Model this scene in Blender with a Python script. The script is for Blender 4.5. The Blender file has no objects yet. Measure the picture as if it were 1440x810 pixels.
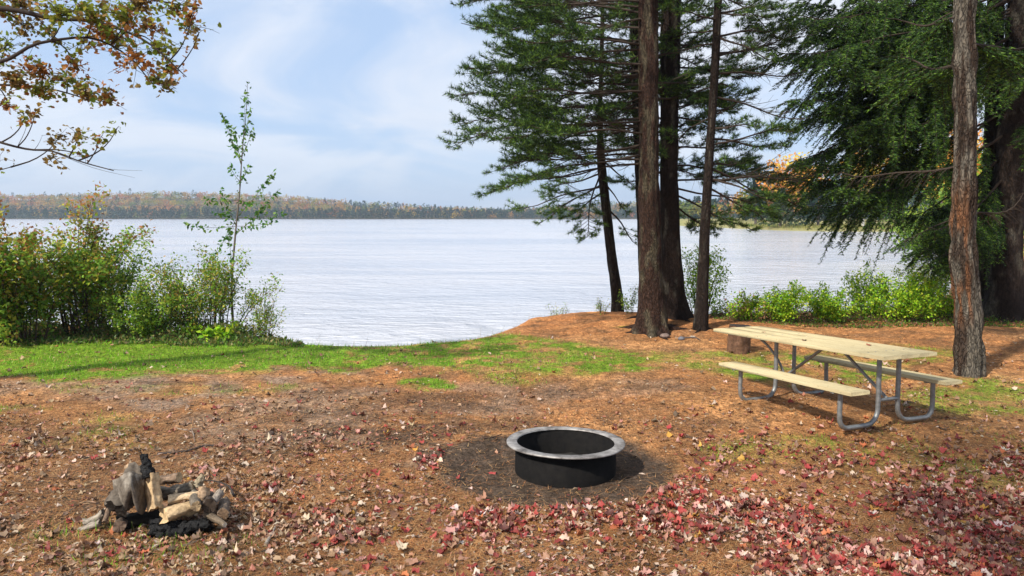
import bpy, math, random
import numpy as np
from mathutils import Vector, Matrix
R = math.radians
scene = bpy.context.scene
COL = scene.collection

# ------------------------------------------------------------------ camera
CAM = np.array([0.0, 0.0, 2.3]); PITCH = R(5.6); F = 1040.0       # F in photo pixels (1440 wide)
cd = bpy.data.cameras.new('camera'); cam = bpy.data.objects.new('camera', cd); COL.objects.link(cam)
cam.location = CAM; cam.rotation_euler = (math.pi/2 - PITCH, 0, 0)
cd.sensor_width = 36.0; cd.lens = 26.0; cd.clip_start = 0.05; cd.clip_end = 6000
scene.camera = cam

# ------------------------------------------------------------------ light
SUN_EL, SUN_AZ, SUN_STR, SUN_ANG = 43.0, -132.0, 3.6, 2.5          # azimuth from +Y towards +X
SKY_STR, EXPO = 0.108, 0.84
w = bpy.data.worlds.new('World'); scene.world = w; w.use_nodes = True
nt = w.node_tree; nt.nodes.clear(); N = nt.nodes; L = nt.links
out = N.new('ShaderNodeOutputWorld'); bg = N.new('ShaderNodeBackground'); bg.inputs[1].default_value = SKY_STR
sky = N.new('ShaderNodeTexSky'); sky.sky_type = 'NISHITA'; sky.sun_disc = False
sky.sun_elevation = R(SUN_EL); sky.sun_rotation = R(SUN_AZ); sky.altitude = 200
sky.air_density = 1.0; sky.dust_density = 1.6; sky.ozone_density = 1.6
tc = N.new('ShaderNodeTexCoord'); sep = N.new('ShaderNodeSeparateXYZ'); L.new(tc.outputs['Generated'], sep.inputs[0])
def wmath(op, a, b=None, c=None, clamp=False):
    m = N.new('ShaderNodeMath'); m.operation = op; m.use_clamp = clamp
    for i, v in enumerate((a, b, c)):
        if v is None: continue
        if isinstance(v, (int, float)): m.inputs[i].default_value = v
        else: L.new(v, m.inputs[i])
    return m.outputs[0]
zz = wmath('ADD', wmath('MAXIMUM', sep.outputs[2], 0.0), 0.22)
comb = N.new('ShaderNodeCombineXYZ')
L.new(wmath('DIVIDE', sep.outputs[0], zz), comb.inputs[0]); L.new(wmath('DIVIDE', sep.outputs[1], zz), comb.inputs[1])
comb.inputs[2].default_value = 8.2
n1 = N.new('ShaderNodeTexNoise'); n1.inputs['Scale'].default_value = 1.15; n1.inputs['Detail'].default_value = 7; n1.inputs['Roughness'].default_value = 0.55
n1.inputs['Distortion'].default_value = 0.6
L.new(comb.outputs[0], n1.inputs['Vector'])
cr = N.new('ShaderNodeMapRange'); cr.interpolation_type = 'SMOOTHSTEP'
cr.inputs[1].default_value = 0.33; cr.inputs[2].default_value = 0.57; cr.inputs[3].default_value = 0.0; cr.inputs[4].default_value = 0.93
L.new(n1.outputs[0], cr.inputs[0])
low = N.new('ShaderNodeMapRange'); low.inputs[1].default_value = 0.0; low.inputs[2].default_value = 0.16; low.inputs[3].default_value = 0.35; low.inputs[4].default_value = 0.78
L.new(sep.outputs[2], low.inputs[0])
cf = wmath('MULTIPLY', cr.outputs[0], low.outputs[0])
n2 = N.new('ShaderNodeTexNoise'); n2.inputs['Scale'].default_value = 2.6; n2.inputs['Detail'].default_value = 5
L.new(comb.outputs[0], n2.inputs['Vector'])
cc = N.new('ShaderNodeMix'); cc.data_type = 'RGBA'
CLOUD_D, CLOUD_L = (4.2, 4.4, 4.9, 1), (5.9, 5.85, 5.85, 1)
cc.inputs[6].default_value = CLOUD_D; cc.inputs[7].default_value = CLOUD_L; L.new(n2.outputs[0], cc.inputs[0])
veil = N.new('ShaderNodeMix'); veil.data_type = 'RGBA'; veil.inputs[0].default_value = 0.8     # thin high veil over the blue
L.new(sky.outputs[0], veil.inputs[6]); veil.inputs[7].default_value = (2.7, 3.55, 5.0, 1)
mx = N.new('ShaderNodeMix'); mx.data_type = 'RGBA'
L.new(cf, mx.inputs[0]); L.new(veil.outputs[2], mx.inputs[6]); L.new(cc.outputs[2], mx.inputs[7])
L.new(mx.outputs[2], bg.inputs[0]); L.new(bg.outputs[0], out.inputs[0])

sl = bpy.data.lights.new('sun', 'SUN'); sl.energy = SUN_STR; sl.angle = R(SUN_ANG); sl.color = (1.0, 0.93, 0.82)
so = bpy.data.objects.new('sun', sl); COL.objects.link(so); so.location = (0, 0, 40)
_e, _a = R(SUN_EL), R(SUN_AZ)
sd = Vector((math.sin(_a)*math.cos(_e), math.cos(_a)*math.cos(_e), math.sin(_e)))
so.rotation_euler = sd.to_track_quat('Z', 'Y').to_euler()
vs = scene.view_settings; vs.view_transform = 'Standard'; vs.look = 'None'; vs.gamma = 1; vs.exposure = EXPO; vs.use_curve_mapping = False
scene.render.engine = 'CYCLES'
try:
    scene.cycles.max_bounces = 6; scene.cycles.transparent_max_bounces = 6; scene.cycles.volume_bounces = 0
except Exception: pass

# ------------------------------------------------------------------ maths helpers
rs = np.random.RandomState(11)
def U(px, py, depth):
    """world point seen at photo pixel (px,py) at the given depth along the view axis"""
    x = (px-720)/F*depth; y = -(py-405)/F*depth
    return np.array([x, depth*math.cos(PITCH)+y*math.sin(PITCH), CAM[2]-depth*math.sin(PITCH)+y*math.cos(PITCH)])
def G(px, py, z=0.0):
    d1 = U(px, py, 1.0)-CAM
    t = (z-CAM[2])/d1[2]
    return CAM+d1*t
def proj(p):
    p = np.asarray(p, float); q = p-CAM
    dep = q[..., 1]*math.cos(PITCH)-q[..., 2]*math.sin(PITCH)
    up = q[..., 1]*math.sin(PITCH)+q[..., 2]*math.cos(PITCH)
    dep = np.where(np.abs(dep) < .01, .01, dep)
    return 720+F*q[..., 0]/dep, 405-F*up/dep, dep
def nrm(v): return v/np.maximum(np.linalg.norm(v, axis=-1, keepdims=True), 1e-9)
_tab = np.random.RandomState(5).rand(4096)
def _h(i, j, k): return _tab[(i*73+j*1571+k*2803+(i*j) % 977) & 4095]
def noise2(x, y, s=0):
    x = np.asarray(x, float); y = np.asarray(y, float)
    i = np.floor(x).astype(int); j = np.floor(y).astype(int); fx = x-i; fy = y-j
    fx = fx*fx*(3-2*fx); fy = fy*fy*(3-2*fy)
    a = _h(i, j, s); b = _h(i+1, j, s); c = _h(i, j+1, s); d = _h(i+1, j+1, s)
    return (a*(1-fx)+b*fx)*(1-fy)+(c*(1-fx)+d*fx)*fy
def fbm(x, y, s=0, o=4):
    t = 0; a = .5; tot = 0
    for q in range(o):
        t = t+a*noise2(x*2**q+17.3*q, y*2**q+9.1*q, s+q); tot += a; a *= .5
    return t/tot
def sstep(a, b, x):
    t = np.clip((x-a)/(b-a), 0, 1); return t*t*(3-2*t)

# ------------------------------------------------------------------ object helpers
class Geo:
    def __init__(s): s.v = []; s.f = []; s.c = []; s.n = 0
    def add(s, v, f, c=(1, 1, 1)):
        v = np.asarray(v, float); c = np.asarray(c, float)
        if c.ndim == 1: c = np.tile(c, (len(v), 1))
        s.v.append(v); s.c.append(c); s.f.append(np.asarray(f, int)+s.n); s.n += len(v)
    def build(s, name, mat, parent=None, smooth=False, loc=None):
        me = bpy.data.meshes.new(name)
        V = np.concatenate(s.v) if s.v else np.zeros((0, 3))
        C = np.concatenate(s.c) if s.c else np.zeros((0, 3))
        off = np.array(parent.location) if parent is not None else (np.array(loc) if loc is not None else np.zeros(3))
        V = V-off
        loops = np.concatenate([f.ravel() for f in s.f]) if s.f else np.zeros(0, int)
        sizes = np.concatenate([np.full(len(f), f.shape[1]) for f in s.f]) if s.f else np.zeros(0, int)
        me.vertices.add(len(V)); me.vertices.foreach_set('co', V.astype(np.float32).ravel())
        me.loops.add(len(loops)); me.loops.foreach_set('vertex_index', loops.astype(np.int32))
        st = np.concatenate([[0], np.cumsum(sizes)[:-1]]).astype(np.int32)
        me.polygons.add(len(sizes)); me.polygons.foreach_set('loop_start', st)
        try: me.polygons.foreach_set('loop_total', sizes.astype(np.int32))
        except Exception: pass
        a = me.attributes.new('Col', 'FLOAT_COLOR', 'POINT')
        a.data.foreach_set('color', np.concatenate([C, np.ones((len(C), 1))], 1).astype(np.float32).ravel())
        me.update(calc_edges=True); me.validate()
        if smooth: me.polygons.foreach_set('use_smooth', np.ones(len(me.polygons), bool))
        me.materials.append(mat)
        o = bpy.data.objects.new(name, me); COL.objects.link(o)
        if parent is not None: o.parent = parent
        elif loc is not None: o.location = loc
        return o
def tag(o, label=None, cat=None, group=None, kind=None):
    if label: o['label'] = label
    if cat: o['category'] = cat
    if group: o['group'] = group
    if kind: o['kind'] = kind
    return o
def thing(name, loc, label, cat, group=None):
    o = bpy.data.objects.new(name, None); COL.objects.link(o); o.location = [float(q) for q in loc]
    o.empty_display_size = .2
    return tag(o, label, cat, group)

# ------------------------------------------------------------------ materials
def mat(name, color=None, rough=.8, metal=0, attr=False, trans=0, bump=None, spec=.3, var=None, stretch=None, ramp=None):
    m = bpy.data.materials.new(name); m.use_nodes = True; t = m.node_tree; n = t.nodes; l = t.links
    b = n['Principled BSDF']; b.inputs['Roughness'].default_value = rough; b.inputs['Metallic'].default_value = metal
    b.inputs['Specular IOR Level'].default_value = spec
    csock = None
    co = n.new('ShaderNodeTexCoord'); mp = n.new('ShaderNodeMapping'); l.new(co.outputs['Object'], mp.inputs[0])
    if stretch: mp.inputs['Scale'].default_value = stretch
    if attr:
        a = n.new('ShaderNodeAttribute'); a.attribute_name = 'Col'; csock = a.outputs['Color']
    elif color: b.inputs['Base Color'].default_value = (*color, 1)
    if ramp:        # (scale, [(pos,color)...])
        nn = n.new('ShaderNodeTexNoise'); nn.inputs['Scale'].default_value = ramp[0]; nn.inputs['Detail'].default_value = 8; nn.inputs['Roughness'].default_value = .65
        l.new(mp.outputs[0], nn.inputs['Vector'])
        r = n.new('ShaderNodeValToRGB'); e = r.color_ramp.elements
        for i, (p, c) in enumerate(ramp[1]):
            x = e[i] if i < 2 else e.new(p)
            x.position = p; x.color = (*c, 1)
        l.new(nn.outputs[0], r.inputs[0])
        if csock:
            mm = n.new('ShaderNodeMix'); mm.data_type = 'RGBA'; mm.blend_type = 'MULTIPLY'; mm.inputs[0].default_value = 1
            l.new(csock, mm.inputs[6]); l.new(r.outputs[0], mm.inputs[7]); csock = mm.outputs[2]
        else: csock = r.outputs[0]
    if csock: l.new(csock, b.inputs['Base Color'])
    if bump:        # list of (scale, strength, distance)
        prev = None
        for (s, st, d) in bump:
            nn = n.new('ShaderNodeTexNoise'); nn.inputs['Scale'].default_value = s; nn.inputs['Detail'].default_value = 5
            l.new(mp.outputs[0], nn.inputs['Vector'])
            bp = n.new('ShaderNodeBump'); bp.inputs['Strength'].default_value = st; bp.inputs['Distance'].default_value = d
            l.new(nn.outputs[0], bp.inputs['Height'])
            if prev: l.new(prev.outputs[0], bp.inputs['Normal'])
            prev = bp
        l.new(prev.outputs[0], b.inputs['Normal'])
    if trans:
        tr = n.new('ShaderNodeBsdfTranslucent'); ms = n.new('ShaderNodeMixShader'); ms.inputs[0].default_value = trans
        if csock: l.new(csock, tr.inputs[0])
        l.new(b.outputs[0], ms.inputs[1]); l.new(tr.outputs[0], ms.inputs[2]); l.new(ms.outputs[0], n['Material Output'].inputs[0])
    return m
M = {}
M['leaf'] = mat('foliage', attr=True, rough=.5, trans=.45, spec=.3)
M['needle'] = mat('needles', attr=True, rough=.55, trans=.25, spec=.25)
M['litter'] = mat('dry_leaves', attr=True, rough=.6, trans=.12, spec=.35)
M['straw'] = mat('straw', attr=True, rough=.8, spec=.1)
M['grass'] = mat('grass', attr=True, rough=.6, trans=.3, spec=.2)
M['bark'] = mat('pine_bark', attr=True, rough=.9, spec=.15, stretch=(1, 1, .42), ramp=(24, [(.3, (.4, .4, .4)), (.48, (.8, .77, .74)), (.62, (1.15, 1.08, 1.0)), (.78, (1.6, 1.5, 1.35))]),
                bump=[(14, .8, .03), (50, .6, .012)])
M['bough'] = mat('bough_bark', attr=True, rough=.9, spec=.1)
M['wood'] = mat('weathered_wood', attr=True, rough=.85, spec=.15, stretch=(1, 1, 1), ramp=(30, [(.3, (.45, .43, .42)), (.55, (1, 1, 1)), (.8, (1.35, 1.3, 1.25))]), bump=[(45, .6, .008)])
M['char'] = mat('charred_wood', color=(.012, .012, .013), rough=.7, spec=.25, bump=[(40, 1, .02), (120, .6, .006)], ramp=(60, [(.4, (.004, .004, .0045)), (.72, (.016, .016, .017)), (.85, (.09, .09, .09))]))
M['plank'] = mat('pale_timber', rough=.7, spec=.25, stretch=(.35, 6, 6), ramp=(9, [(.25, (.33, .27, .15)), (.5, (.42, .35, .20)), (.75, (.5, .43, .27))]), bump=[(20, .15, .003)])
M['steel'] = mat('galvanised_steel', rough=.5, metal=.55, spec=.5, ramp=(25, [(.3, (.16, .17, .17)), (.7, (.3, .31, .31))]))
M['iron'] = mat('black_iron', rough=.8, metal=0, spec=.12, ramp=(18, [(.3, (.003, .003, .0035)), (.75, (.011, .010, .009))]), bump=[(60, .3, .004)])
M['rim'] = mat('worn_grey_steel', rough=.55, metal=.35, spec=.4, ramp=(9, [(.33, (.05, .045, .04)), (.45, (.19, .175, .165)), (.6, (.34, .325, .31)), (.8, (.5, .48, .46))]), bump=[(50, .2, .003)])

def crack(m, scale, lo):
    t = m.node_tree; n = t.nodes; l = t.links; b = n['Principled BSDF']; src = b.inputs['Base Color'].links[0].from_socket
    co = n.new('ShaderNodeTexCoord'); mp = n.new('ShaderNodeMapping'); mp.inputs['Scale'].default_value = (1, 1, .35); l.new(co.outputs['Object'], mp.inputs[0])
    ns = n.new('ShaderNodeTexNoise'); ns.inputs['Scale'].default_value = 9; l.new(mp.outputs[0], ns.inputs['Vector'])
    ad = n.new('ShaderNodeMix'); ad.data_type = 'RGBA'; ad.blend_type = 'ADD'; ad.inputs[0].default_value = .3; l.new(mp.outputs[0], ad.inputs[6]); l.new(ns.outputs['Color'], ad.inputs[7])
    v = n.new('ShaderNodeTexVoronoi'); v.feature = 'DISTANCE_TO_EDGE'; v.inputs['Scale'].default_value = scale; l.new(ad.outputs[2], v.inputs['Vector'])
    mr = n.new('ShaderNodeMapRange'); mr.inputs[1].default_value = 0; mr.inputs[2].default_value = .14; mr.inputs[3].default_value = lo; mr.inputs[4].default_value = 1.15; l.new(v.outputs['Distance'], mr.inputs[0])
    mm = n.new('ShaderNodeMix'); mm.data_type = 'RGBA'; mm.blend_type = 'MULTIPLY'; mm.inputs[0].default_value = 1; l.new(src, mm.inputs[6]); l.new(mr.outputs[0], mm.inputs[7]); l.new(mm.outputs[2], b.inputs['Base Color'])
    bp = n.new('ShaderNodeBump'); bp.inputs['Strength'].default_value = .9; bp.inputs['Distance'].default_value = .03; l.new(mr.outputs[0], bp.inputs['Height'])
    old = b.inputs['Normal'].links[0].from_socket; l.new(old, bp.inputs['Normal']); l.new(bp.outputs[0], b.inputs['Normal'])
crack(M['bark'], 21, .62)
def specks(m, scale, thr, dark):
    t = m.node_tree; n = t.nodes; l = t.links; b = n['Principled BSDF']; src = b.inputs['Base Color'].links[0].from_socket
    co = n.new('ShaderNodeTexCoord'); nn = n.new('ShaderNodeTexNoise'); nn.inputs['Scale'].default_value = scale; nn.inputs['Detail'].default_value = 3; l.new(co.outputs['Object'], nn.inputs['Vector'])
    mr = n.new('ShaderNodeMapRange'); mr.inputs[1].default_value = thr; mr.inputs[2].default_value = thr+.05; mr.inputs[3].default_value = 1; mr.inputs[4].default_value = dark; l.new(nn.outputs[0], mr.inputs[0])
    mm = n.new('ShaderNodeMix'); mm.data_type = 'RGBA'; mm.blend_type = 'MULTIPLY'; mm.inputs[0].default_value = 1; l.new(src, mm.inputs[6]); l.new(mr.outputs[0], mm.inputs[7]); l.new(mm.outputs[2], b.inputs['Base Color'])
specks(M['plank'], 34, .68, .3); specks(M['plank'], 5, .58, .86)

# ------------------------------------------------------------------ terrain
WATER_Z = -0.9
SX = np.array([-900, -60, -25, -12, -7, -4.6, -4.1, -3.2, -2.2, -1.0, -.43, 0, .4, 1.0, 1.8, 3, 5, 8, 10.5, 15, 44, 86, 110, 200, 900.])
SY = np.array([60, 26, 19, 16.4, 15.2, 14.1, 13.6, 13.35, 13.3, 13.75, 14.5, 15.5, 16.4, 16.9, 17.1, 17.6, 17.9, 18.3, 19.5, 24, 75, 150, 210, 230, 300.])
RING = np.array([0.49, 6.62, 0.0])
def height(x, y):
    x = np.asarray(x, float); y = np.asarray(y, float)
    t = y-np.interp(x, SX, SY)
    z = -.10*sstep(-1.0, 0.15, t)
    z = z+np.where(t > .15, -np.minimum((t-.15)*.9, 2.6), 0)
    z = z-.30*sstep(-3.2, 0, t)*sstep(0.2, -1.2, x)*0
    near = sstep(.3, -.5, t)
    z = z+.09*np.exp(-(((x-3.6)/1.9)**2+((y-8.2)/1.9)**2))
    z = z+.16*np.exp(-(((x-3.4)/2.2)**2+((y-15.3)/1.3)**2))*near         # raised root mound under the pines
    z = z+.10*np.exp(-(((x-1.5)/1.6)**2+((y-16.2)/.9)**2))*near
    z = z+near*((fbm(x*.45, y*.45, 3, 3)-.5)*.16+(fbm(x*2.2, y*2.2, 8, 3)-.5)*.05+(fbm(x*11, y*11, 12, 2)-.5)*.022)*sstep(60, 20, np.abs(x)+np.abs(y))
    r = np.hypot(x-RING[0], y-RING[1])
    z = z*sstep(.5, 1.3, r)-.035*sstep(1.05, .85, r)*sstep(.2, .45, r)+.02*np.exp(-((r-1.12)/.1)**2)
    return z
def gz(p): return np.array([p[0], p[1], float(height(p[0], p[1]))])
def GT(px, py):
    """ground point under a photo pixel, on the real terrain"""
    z = 0.0
    for _ in range(4):
        p = G(px, py, z); z = float(height(p[0], p[1]))
    return np.array([p[0], p[1], z])

def graded(lo, hi, step, far_lo, far_hi, k=1.18):
    a = list(np.arange(lo, hi+1e-6, step)); s = step; x = a[-1]
    while x < far_hi: s *= k; x += s; a.append(x)
    s = step; x = a[0]; b = []
    while x > far_lo: s *= k; x -= s; b.append(x)
    return np.array(b[::-1]+a)
gx = graded(-12.5, 12.5, .05, -1500, 1500); gy = graded(3.6, 18.5, .045, -60, 1800)
XX, YY = np.meshgrid(gx, gy); ZZ = height(XX, YY)
PX, PY, PD = proj(np.stack([XX, YY, np.zeros_like(XX)], -1))
PY = np.where(YY < 1, 3000, PY)
def blob(px, py, cx, cy, rx, ry, n=.5, s=0):
    d = ((px-cx)/rx)**2+((py-cy)/ry)**2
    return sstep(1.3, .5, d)
def grass_mask(x, y, px, py):
    n = fbm(x*1.1, y*1.1, 21, 4); n2 = fbm(x*5, y*5, 31, 3)
    yt = np.interp(px, [-400, 0, 150, 400, 640, 720, 820, 900], [470, 478, 475, 470, 470, 472, 484, 494])
    yb = np.interp(px, [-400, 0, 150, 300, 500, 640, 700, 800, 900, 960], [530, 532, 530, 527, 518, 524, 530, 530, 524, 510])
    band = sstep(-3, 5, py-yt)*sstep(8, -8, py-yb-(n-.5)*34)
    stren = np.interp(px, [-400, 0, 60, 420, 600, 720, 900, 980], [.75, .85, 1, 1, .72, .5, .5, .0])
    g = band*stren*(.82+.18*sstep(.34, .56, fbm(x*2.3, y*2.3, 25, 3)))
    for (cx, cy, rx, ry, st) in [(600, 543, 42, 9, .8), (20, 577, 60, 9, .8), (130, 547, 60, 7, .35), (300, 548, 130, 8, .3), (130, 605, 120, 30, .22), (880, 462, 30, 6, .6),
                                 (1130, 520, 140, 26, .55), (1010, 508, 70, 16, .4), (1240, 500, 120, 16, .35), (1300, 690, 190, 90, .2), (1100, 640, 120, 20, .3), (1380, 560, 120, 30, .4),
                                 (850, 515, 90, 16, .5), (700, 497, 60, 14, .5), (1400, 780, 200, 60, .18), (200, 775, 200, 40, .1)]:
        g = np.maximum(g, st*blob(px, py, cx, cy, rx, ry)*sstep(.3, .62, n))
    g = np.where(py < 466, 0, g)
    return np.clip(g*(.25+1.3*sstep(.28, .62, n2+.25*(g > .8))), 0, 1)
def dirt_mask(x, y, px, py):
    n = fbm(x*1.6, y*1.6, 41, 4)
    g = np.zeros_like(x)
    for (cx, cy, rx, ry, st) in [(440, 531, 80, 15, .95), (235, 552, 120, 28, .9), (440, 590, 190, 48, .75), (600, 625, 110, 36, .85), (860, 550, 120, 14, .5), (700, 560, 140, 24, .6),
                                 (60, 550, 120, 14, .6), (330, 640, 110, 22, .6), (210, 720, 130, 30, .5)]:
        g = np.maximum(g, st*blob(px, py, cx, cy, rx, ry))
    return np.clip(g*sstep(.3, .6, n)*1.2, 0, 1)
def leaf_mask(x, y, px, py):
    """density of fallen maple leaves"""
    cl = fbm(x*1.5, y*1.5, 61, 4)
    d = .09*sstep(465, 500, py)+.06*sstep(520, 640, py)
    d = d+1.0*sstep(622, 690, py+(cl-.5)*60)*sstep(330, 560, px)
    d = d+.35*sstep(600, 660, py)*sstep(880, 1050, px)
    d = d+.14*sstep(470, 560, py)*sstep(1000, 1150, px)
    d = d+.5*sstep(530, 640, py)*sstep(700, 420, px)
    rr = np.hypot(x-RING[0]+.08, y-RING[1]); d = d*(.035+.965*sstep(1.0, 1.2, rr+(cl-.5)*.3))
    return d*(.3+1.5*sstep(.38, .64, cl))
gm = grass_mask(XX, YY, PX, PY); dm = dirt_mask(XX, YY, PX, PY)
rr = np.hypot((XX-RING[0]+.10)/1.04, YY-RING[1])+(fbm(XX*3, YY*3, 71, 3)-.5)*.22
mm_ = sstep(1.14, .98, rr)
def colmix(a, b, t): return a*(1-t[..., None])+b*t[..., None]
n_a = fbm(XX*.7, YY*.7, 81, 4); n_b = fbm(XX*4, YY*4, 91, 4)
base = colmix(np.array([.30, .155, .07]), np.array([.40, .235, .115]), sstep(.35, .65, n_a))
left_near = sstep(560, 300, PX)*sstep(540, 640, PY)
base = colmix(base, np.array([.175, .12, .075]), left_near*.8)
base = colmix(base, np.array([.19, .105, .05]), sstep(600, 760, PY)*.55)
base = colmix(base, np.array([.36, .17, .075]), sstep(480, 452, PY)*.7)
base = colmix(base, np.array([.13, .08, .045]), sstep(.50, .66, n_b)*.6)
n_c = fbm(XX*1.7+5, YY*2.3, 95, 4); base = colmix(base, np.array([.15, .10, .065]), sstep(.5, .68, n_c)*(.45+.4*left_near)); base = colmix(base, np.array([.46, .27, .13]), sstep(.46, .3, n_c)*.35)
base = colmix(base, np.array([.19, .16, .14]), dm*.85)
soil = np.zeros_like(XX)
for (cx, cy, rx, ry, st) in [(570, 618, 150, 26, .9), (690, 600, 110, 18, .7), (520, 570, 220, 20, .5), (650, 562, 100, 10, .6), (330, 632, 150, 18, .6), (225, 738, 150, 34, .95), (250, 545, 90, 10, .5), (470, 600, 120, 16, .6), (860, 552, 120, 9, .5), (120, 660, 180, 30, .45), (60, 740, 160, 40, .4)]:
    soil = np.maximum(soil, st*blob(PX, PY, cx, cy, rx, ry))
soil = soil*sstep(.42, .58, fbm(XX*3.1, YY*4.2, 97, 5))
base = colmix(base, np.array([.062, .048, .04]), np.clip(soil*1.15, 0, .92))
base = colmix(base, np.array([.11, .21, .02]), np.clip(gm*1.3, 0, 1))
base = colmix(base, np.array([.062, .05, .042]), mm_)
base = colmix(base, np.array([.09, .07, .04]), sstep(.1, .5, YY-np.interp(XX, SX, SY)))
gm_ = bpy.data.materials.new('forest_floor'); gm_.use_nodes = True
t = gm_.node_tree; n = t.nodes; l = t.links; b = n['Principled BSDF']; b.inputs['Roughness'].default_value = .95; b.inputs['Specular IOR Level'].default_value = .1
at = n.new('ShaderNodeAttribute'); at.attribute_name = 'Col'; co = n.new('ShaderNodeTexCoord')
prev = None; cs = at.outputs['Color']
for (sc, st, lo, hi) in ((5, (1, 1, 1), .72, 1.25), (13, (1, 1, 1), .55, 1.45), (60, (1, .3, 1), .45, 1.55), (55, (.3, 1, 1), .5, 1.5), (210, (1, 1, 1), .55, 1.45)):
    mp = n.new('ShaderNodeMapping'); mp.inputs['Scale'].default_value = st; mp.inputs['Rotation'].default_value = (0, 0, sc*.7); l.new(co.outputs['Object'], mp.inputs[0])
    nn = n.new('ShaderNodeTexNoise'); nn.inputs['Scale'].default_value = sc; nn.inputs['Detail'].default_value = 4; nn.inputs['Roughness'].default_value = .7; l.new(mp.outputs[0], nn.inputs['Vector'])
    mr = n.new('ShaderNodeMapRange'); mr.inputs[1].default_value = .3; mr.inputs[2].default_value = .7; mr.inputs[3].default_value = lo; mr.inputs[4].default_value = hi; l.new(nn.outputs[0], mr.inputs[0])
    mx2 = n.new('ShaderNodeMix'); mx2.data_type = 'RGBA'; mx2.blend_type = 'MULTIPLY'; mx2.inputs[0].default_value = 1; l.new(cs, mx2.inputs[6]); l.new(mr.outputs[0], mx2.inputs[7]); cs = mx2.outputs[2]
    bp = n.new('ShaderNodeBump'); bp.inputs['Strength'].default_value = .5; bp.inputs['Distance'].default_value = .45/sc+.004; l.new(nn.outputs[0], bp.inputs['Height'])
    if prev: l.new(prev.outputs[0], bp.inputs['Normal'])
    prev = bp
l.new(cs, b.inputs['Base Color']); l.new(prev.outputs[0], b.inputs['Normal'])
base = base*np.array([1.1, .95, .80])*(.82+.52*fbm(XX*9, YY*9, 99, 3))[..., None]
g = Geo(); ny, nx = XX.shape
idx = np.arange(nx*ny).reshape(ny, nx)
F4 = np.stack([idx[:-1, :-1], idx[:-1, 1:], idx[1:, 1:], idx[1:, :-1]], -1).reshape(-1, 4)
g.add(np.stack([XX, YY, ZZ], -1).reshape(-1, 3), F4, base.reshape(-1, 3))
tag(g.build('ground', gm_, smooth=True), kind='structure')

# ------------------------------------------------------------------ water
wm = bpy.data.materials.new('lake_water'); wm.use_nodes = True
t = wm.node_tree; n = t.nodes; l = t.links; b = n['Principled BSDF']
b.inputs['Base Color'].default_value = (.50, .52, .57, 1); b.inputs['Roughness'].default_value = .14; b.inputs['IOR'].default_value = 1.333; b.inputs['Specular IOR Level'].default_value = 1.0
geo = n.new('ShaderNodeNewGeometry'); prev = None
mp = n.new('ShaderNodeMapping'); mp.inputs['Scale'].default_value = (.35, 1.2, 1); l.new(geo.outputs['Position'], mp.inputs[0])
nn = n.new('ShaderNodeTexNoise'); nn.inputs['Scale'].default_value = .05; nn.inputs['Detail'].default_value = 9; nn.inputs['Roughness'].default_value = .62; nn.inputs['Distortion'].default_value = 1; l.new(mp.outputs[0], nn.inputs['Vector'])
rp = n.new('ShaderNodeValToRGB'); rp.color_ramp.elements[0].position = .36; rp.color_ramp.elements[0].color = (.38, .42, .50, 1); rp.color_ramp.elements[1].position = .58; rp.color_ramp.elements[1].color = (.51, .52, .565, 1)
l.new(nn.outputs[0], rp.inputs[0]); l.new(rp.outputs[0], b.inputs['Base Color'])
for (sc, st, dist, strg) in ((.13, (.8, 1.2, 1), 1.2, .3), (.6, (.7, 1.3, 1), .5, .42), (1.9, (.6, 1.3, 1), .19, .75), (6, (.8, 1.2, 1), .05, .75)):
    mp = n.new('ShaderNodeMapping'); mp.inputs['Scale'].default_value = st; mp.inputs['Rotation'].default_value = (0, 0, .12); l.new(geo.outputs['Position'], mp.inputs[0])
    nn = n.new('ShaderNodeTexNoise'); nn.inputs['Scale'].default_value = sc; nn.inputs['Detail'].default_value = 4; nn.inputs['Distortion'].default_value = 1.2; l.new(mp.outputs[0], nn.inputs['Vector'])
    bp = n.new('ShaderNodeBump'); bp.inputs['Strength'].default_value = strg; bp.inputs['Distance'].default_value = dist; l.new(nn.outputs[0], bp.inputs['Height'])
    if prev: l.new(prev.outputs[0], bp.inputs['Normal'])
    prev = bp
l.new(prev.outputs[0], b.inputs['Normal'])
g = Geo()
wx = graded(-20, 20, 2, -1400, 1400, 1.3); wy = graded(13, 40, 2, 12, 1500, 1.3); WX, WY = np.meshgrid(wx, wy)
idx = np.arange(WX.size).reshape(WX.shape)
g.add(np.stack([WX, WY, np.full_like(WX, WATER_Z)], -1).reshape(-1, 3), np.stack([idx[:-1, :-1], idx[:-1, 1:], idx[1:, 1:], idx[1:, :-1]], -1).reshape(-1, 4))
tag(g.build('water', wm), kind='structure')

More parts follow.
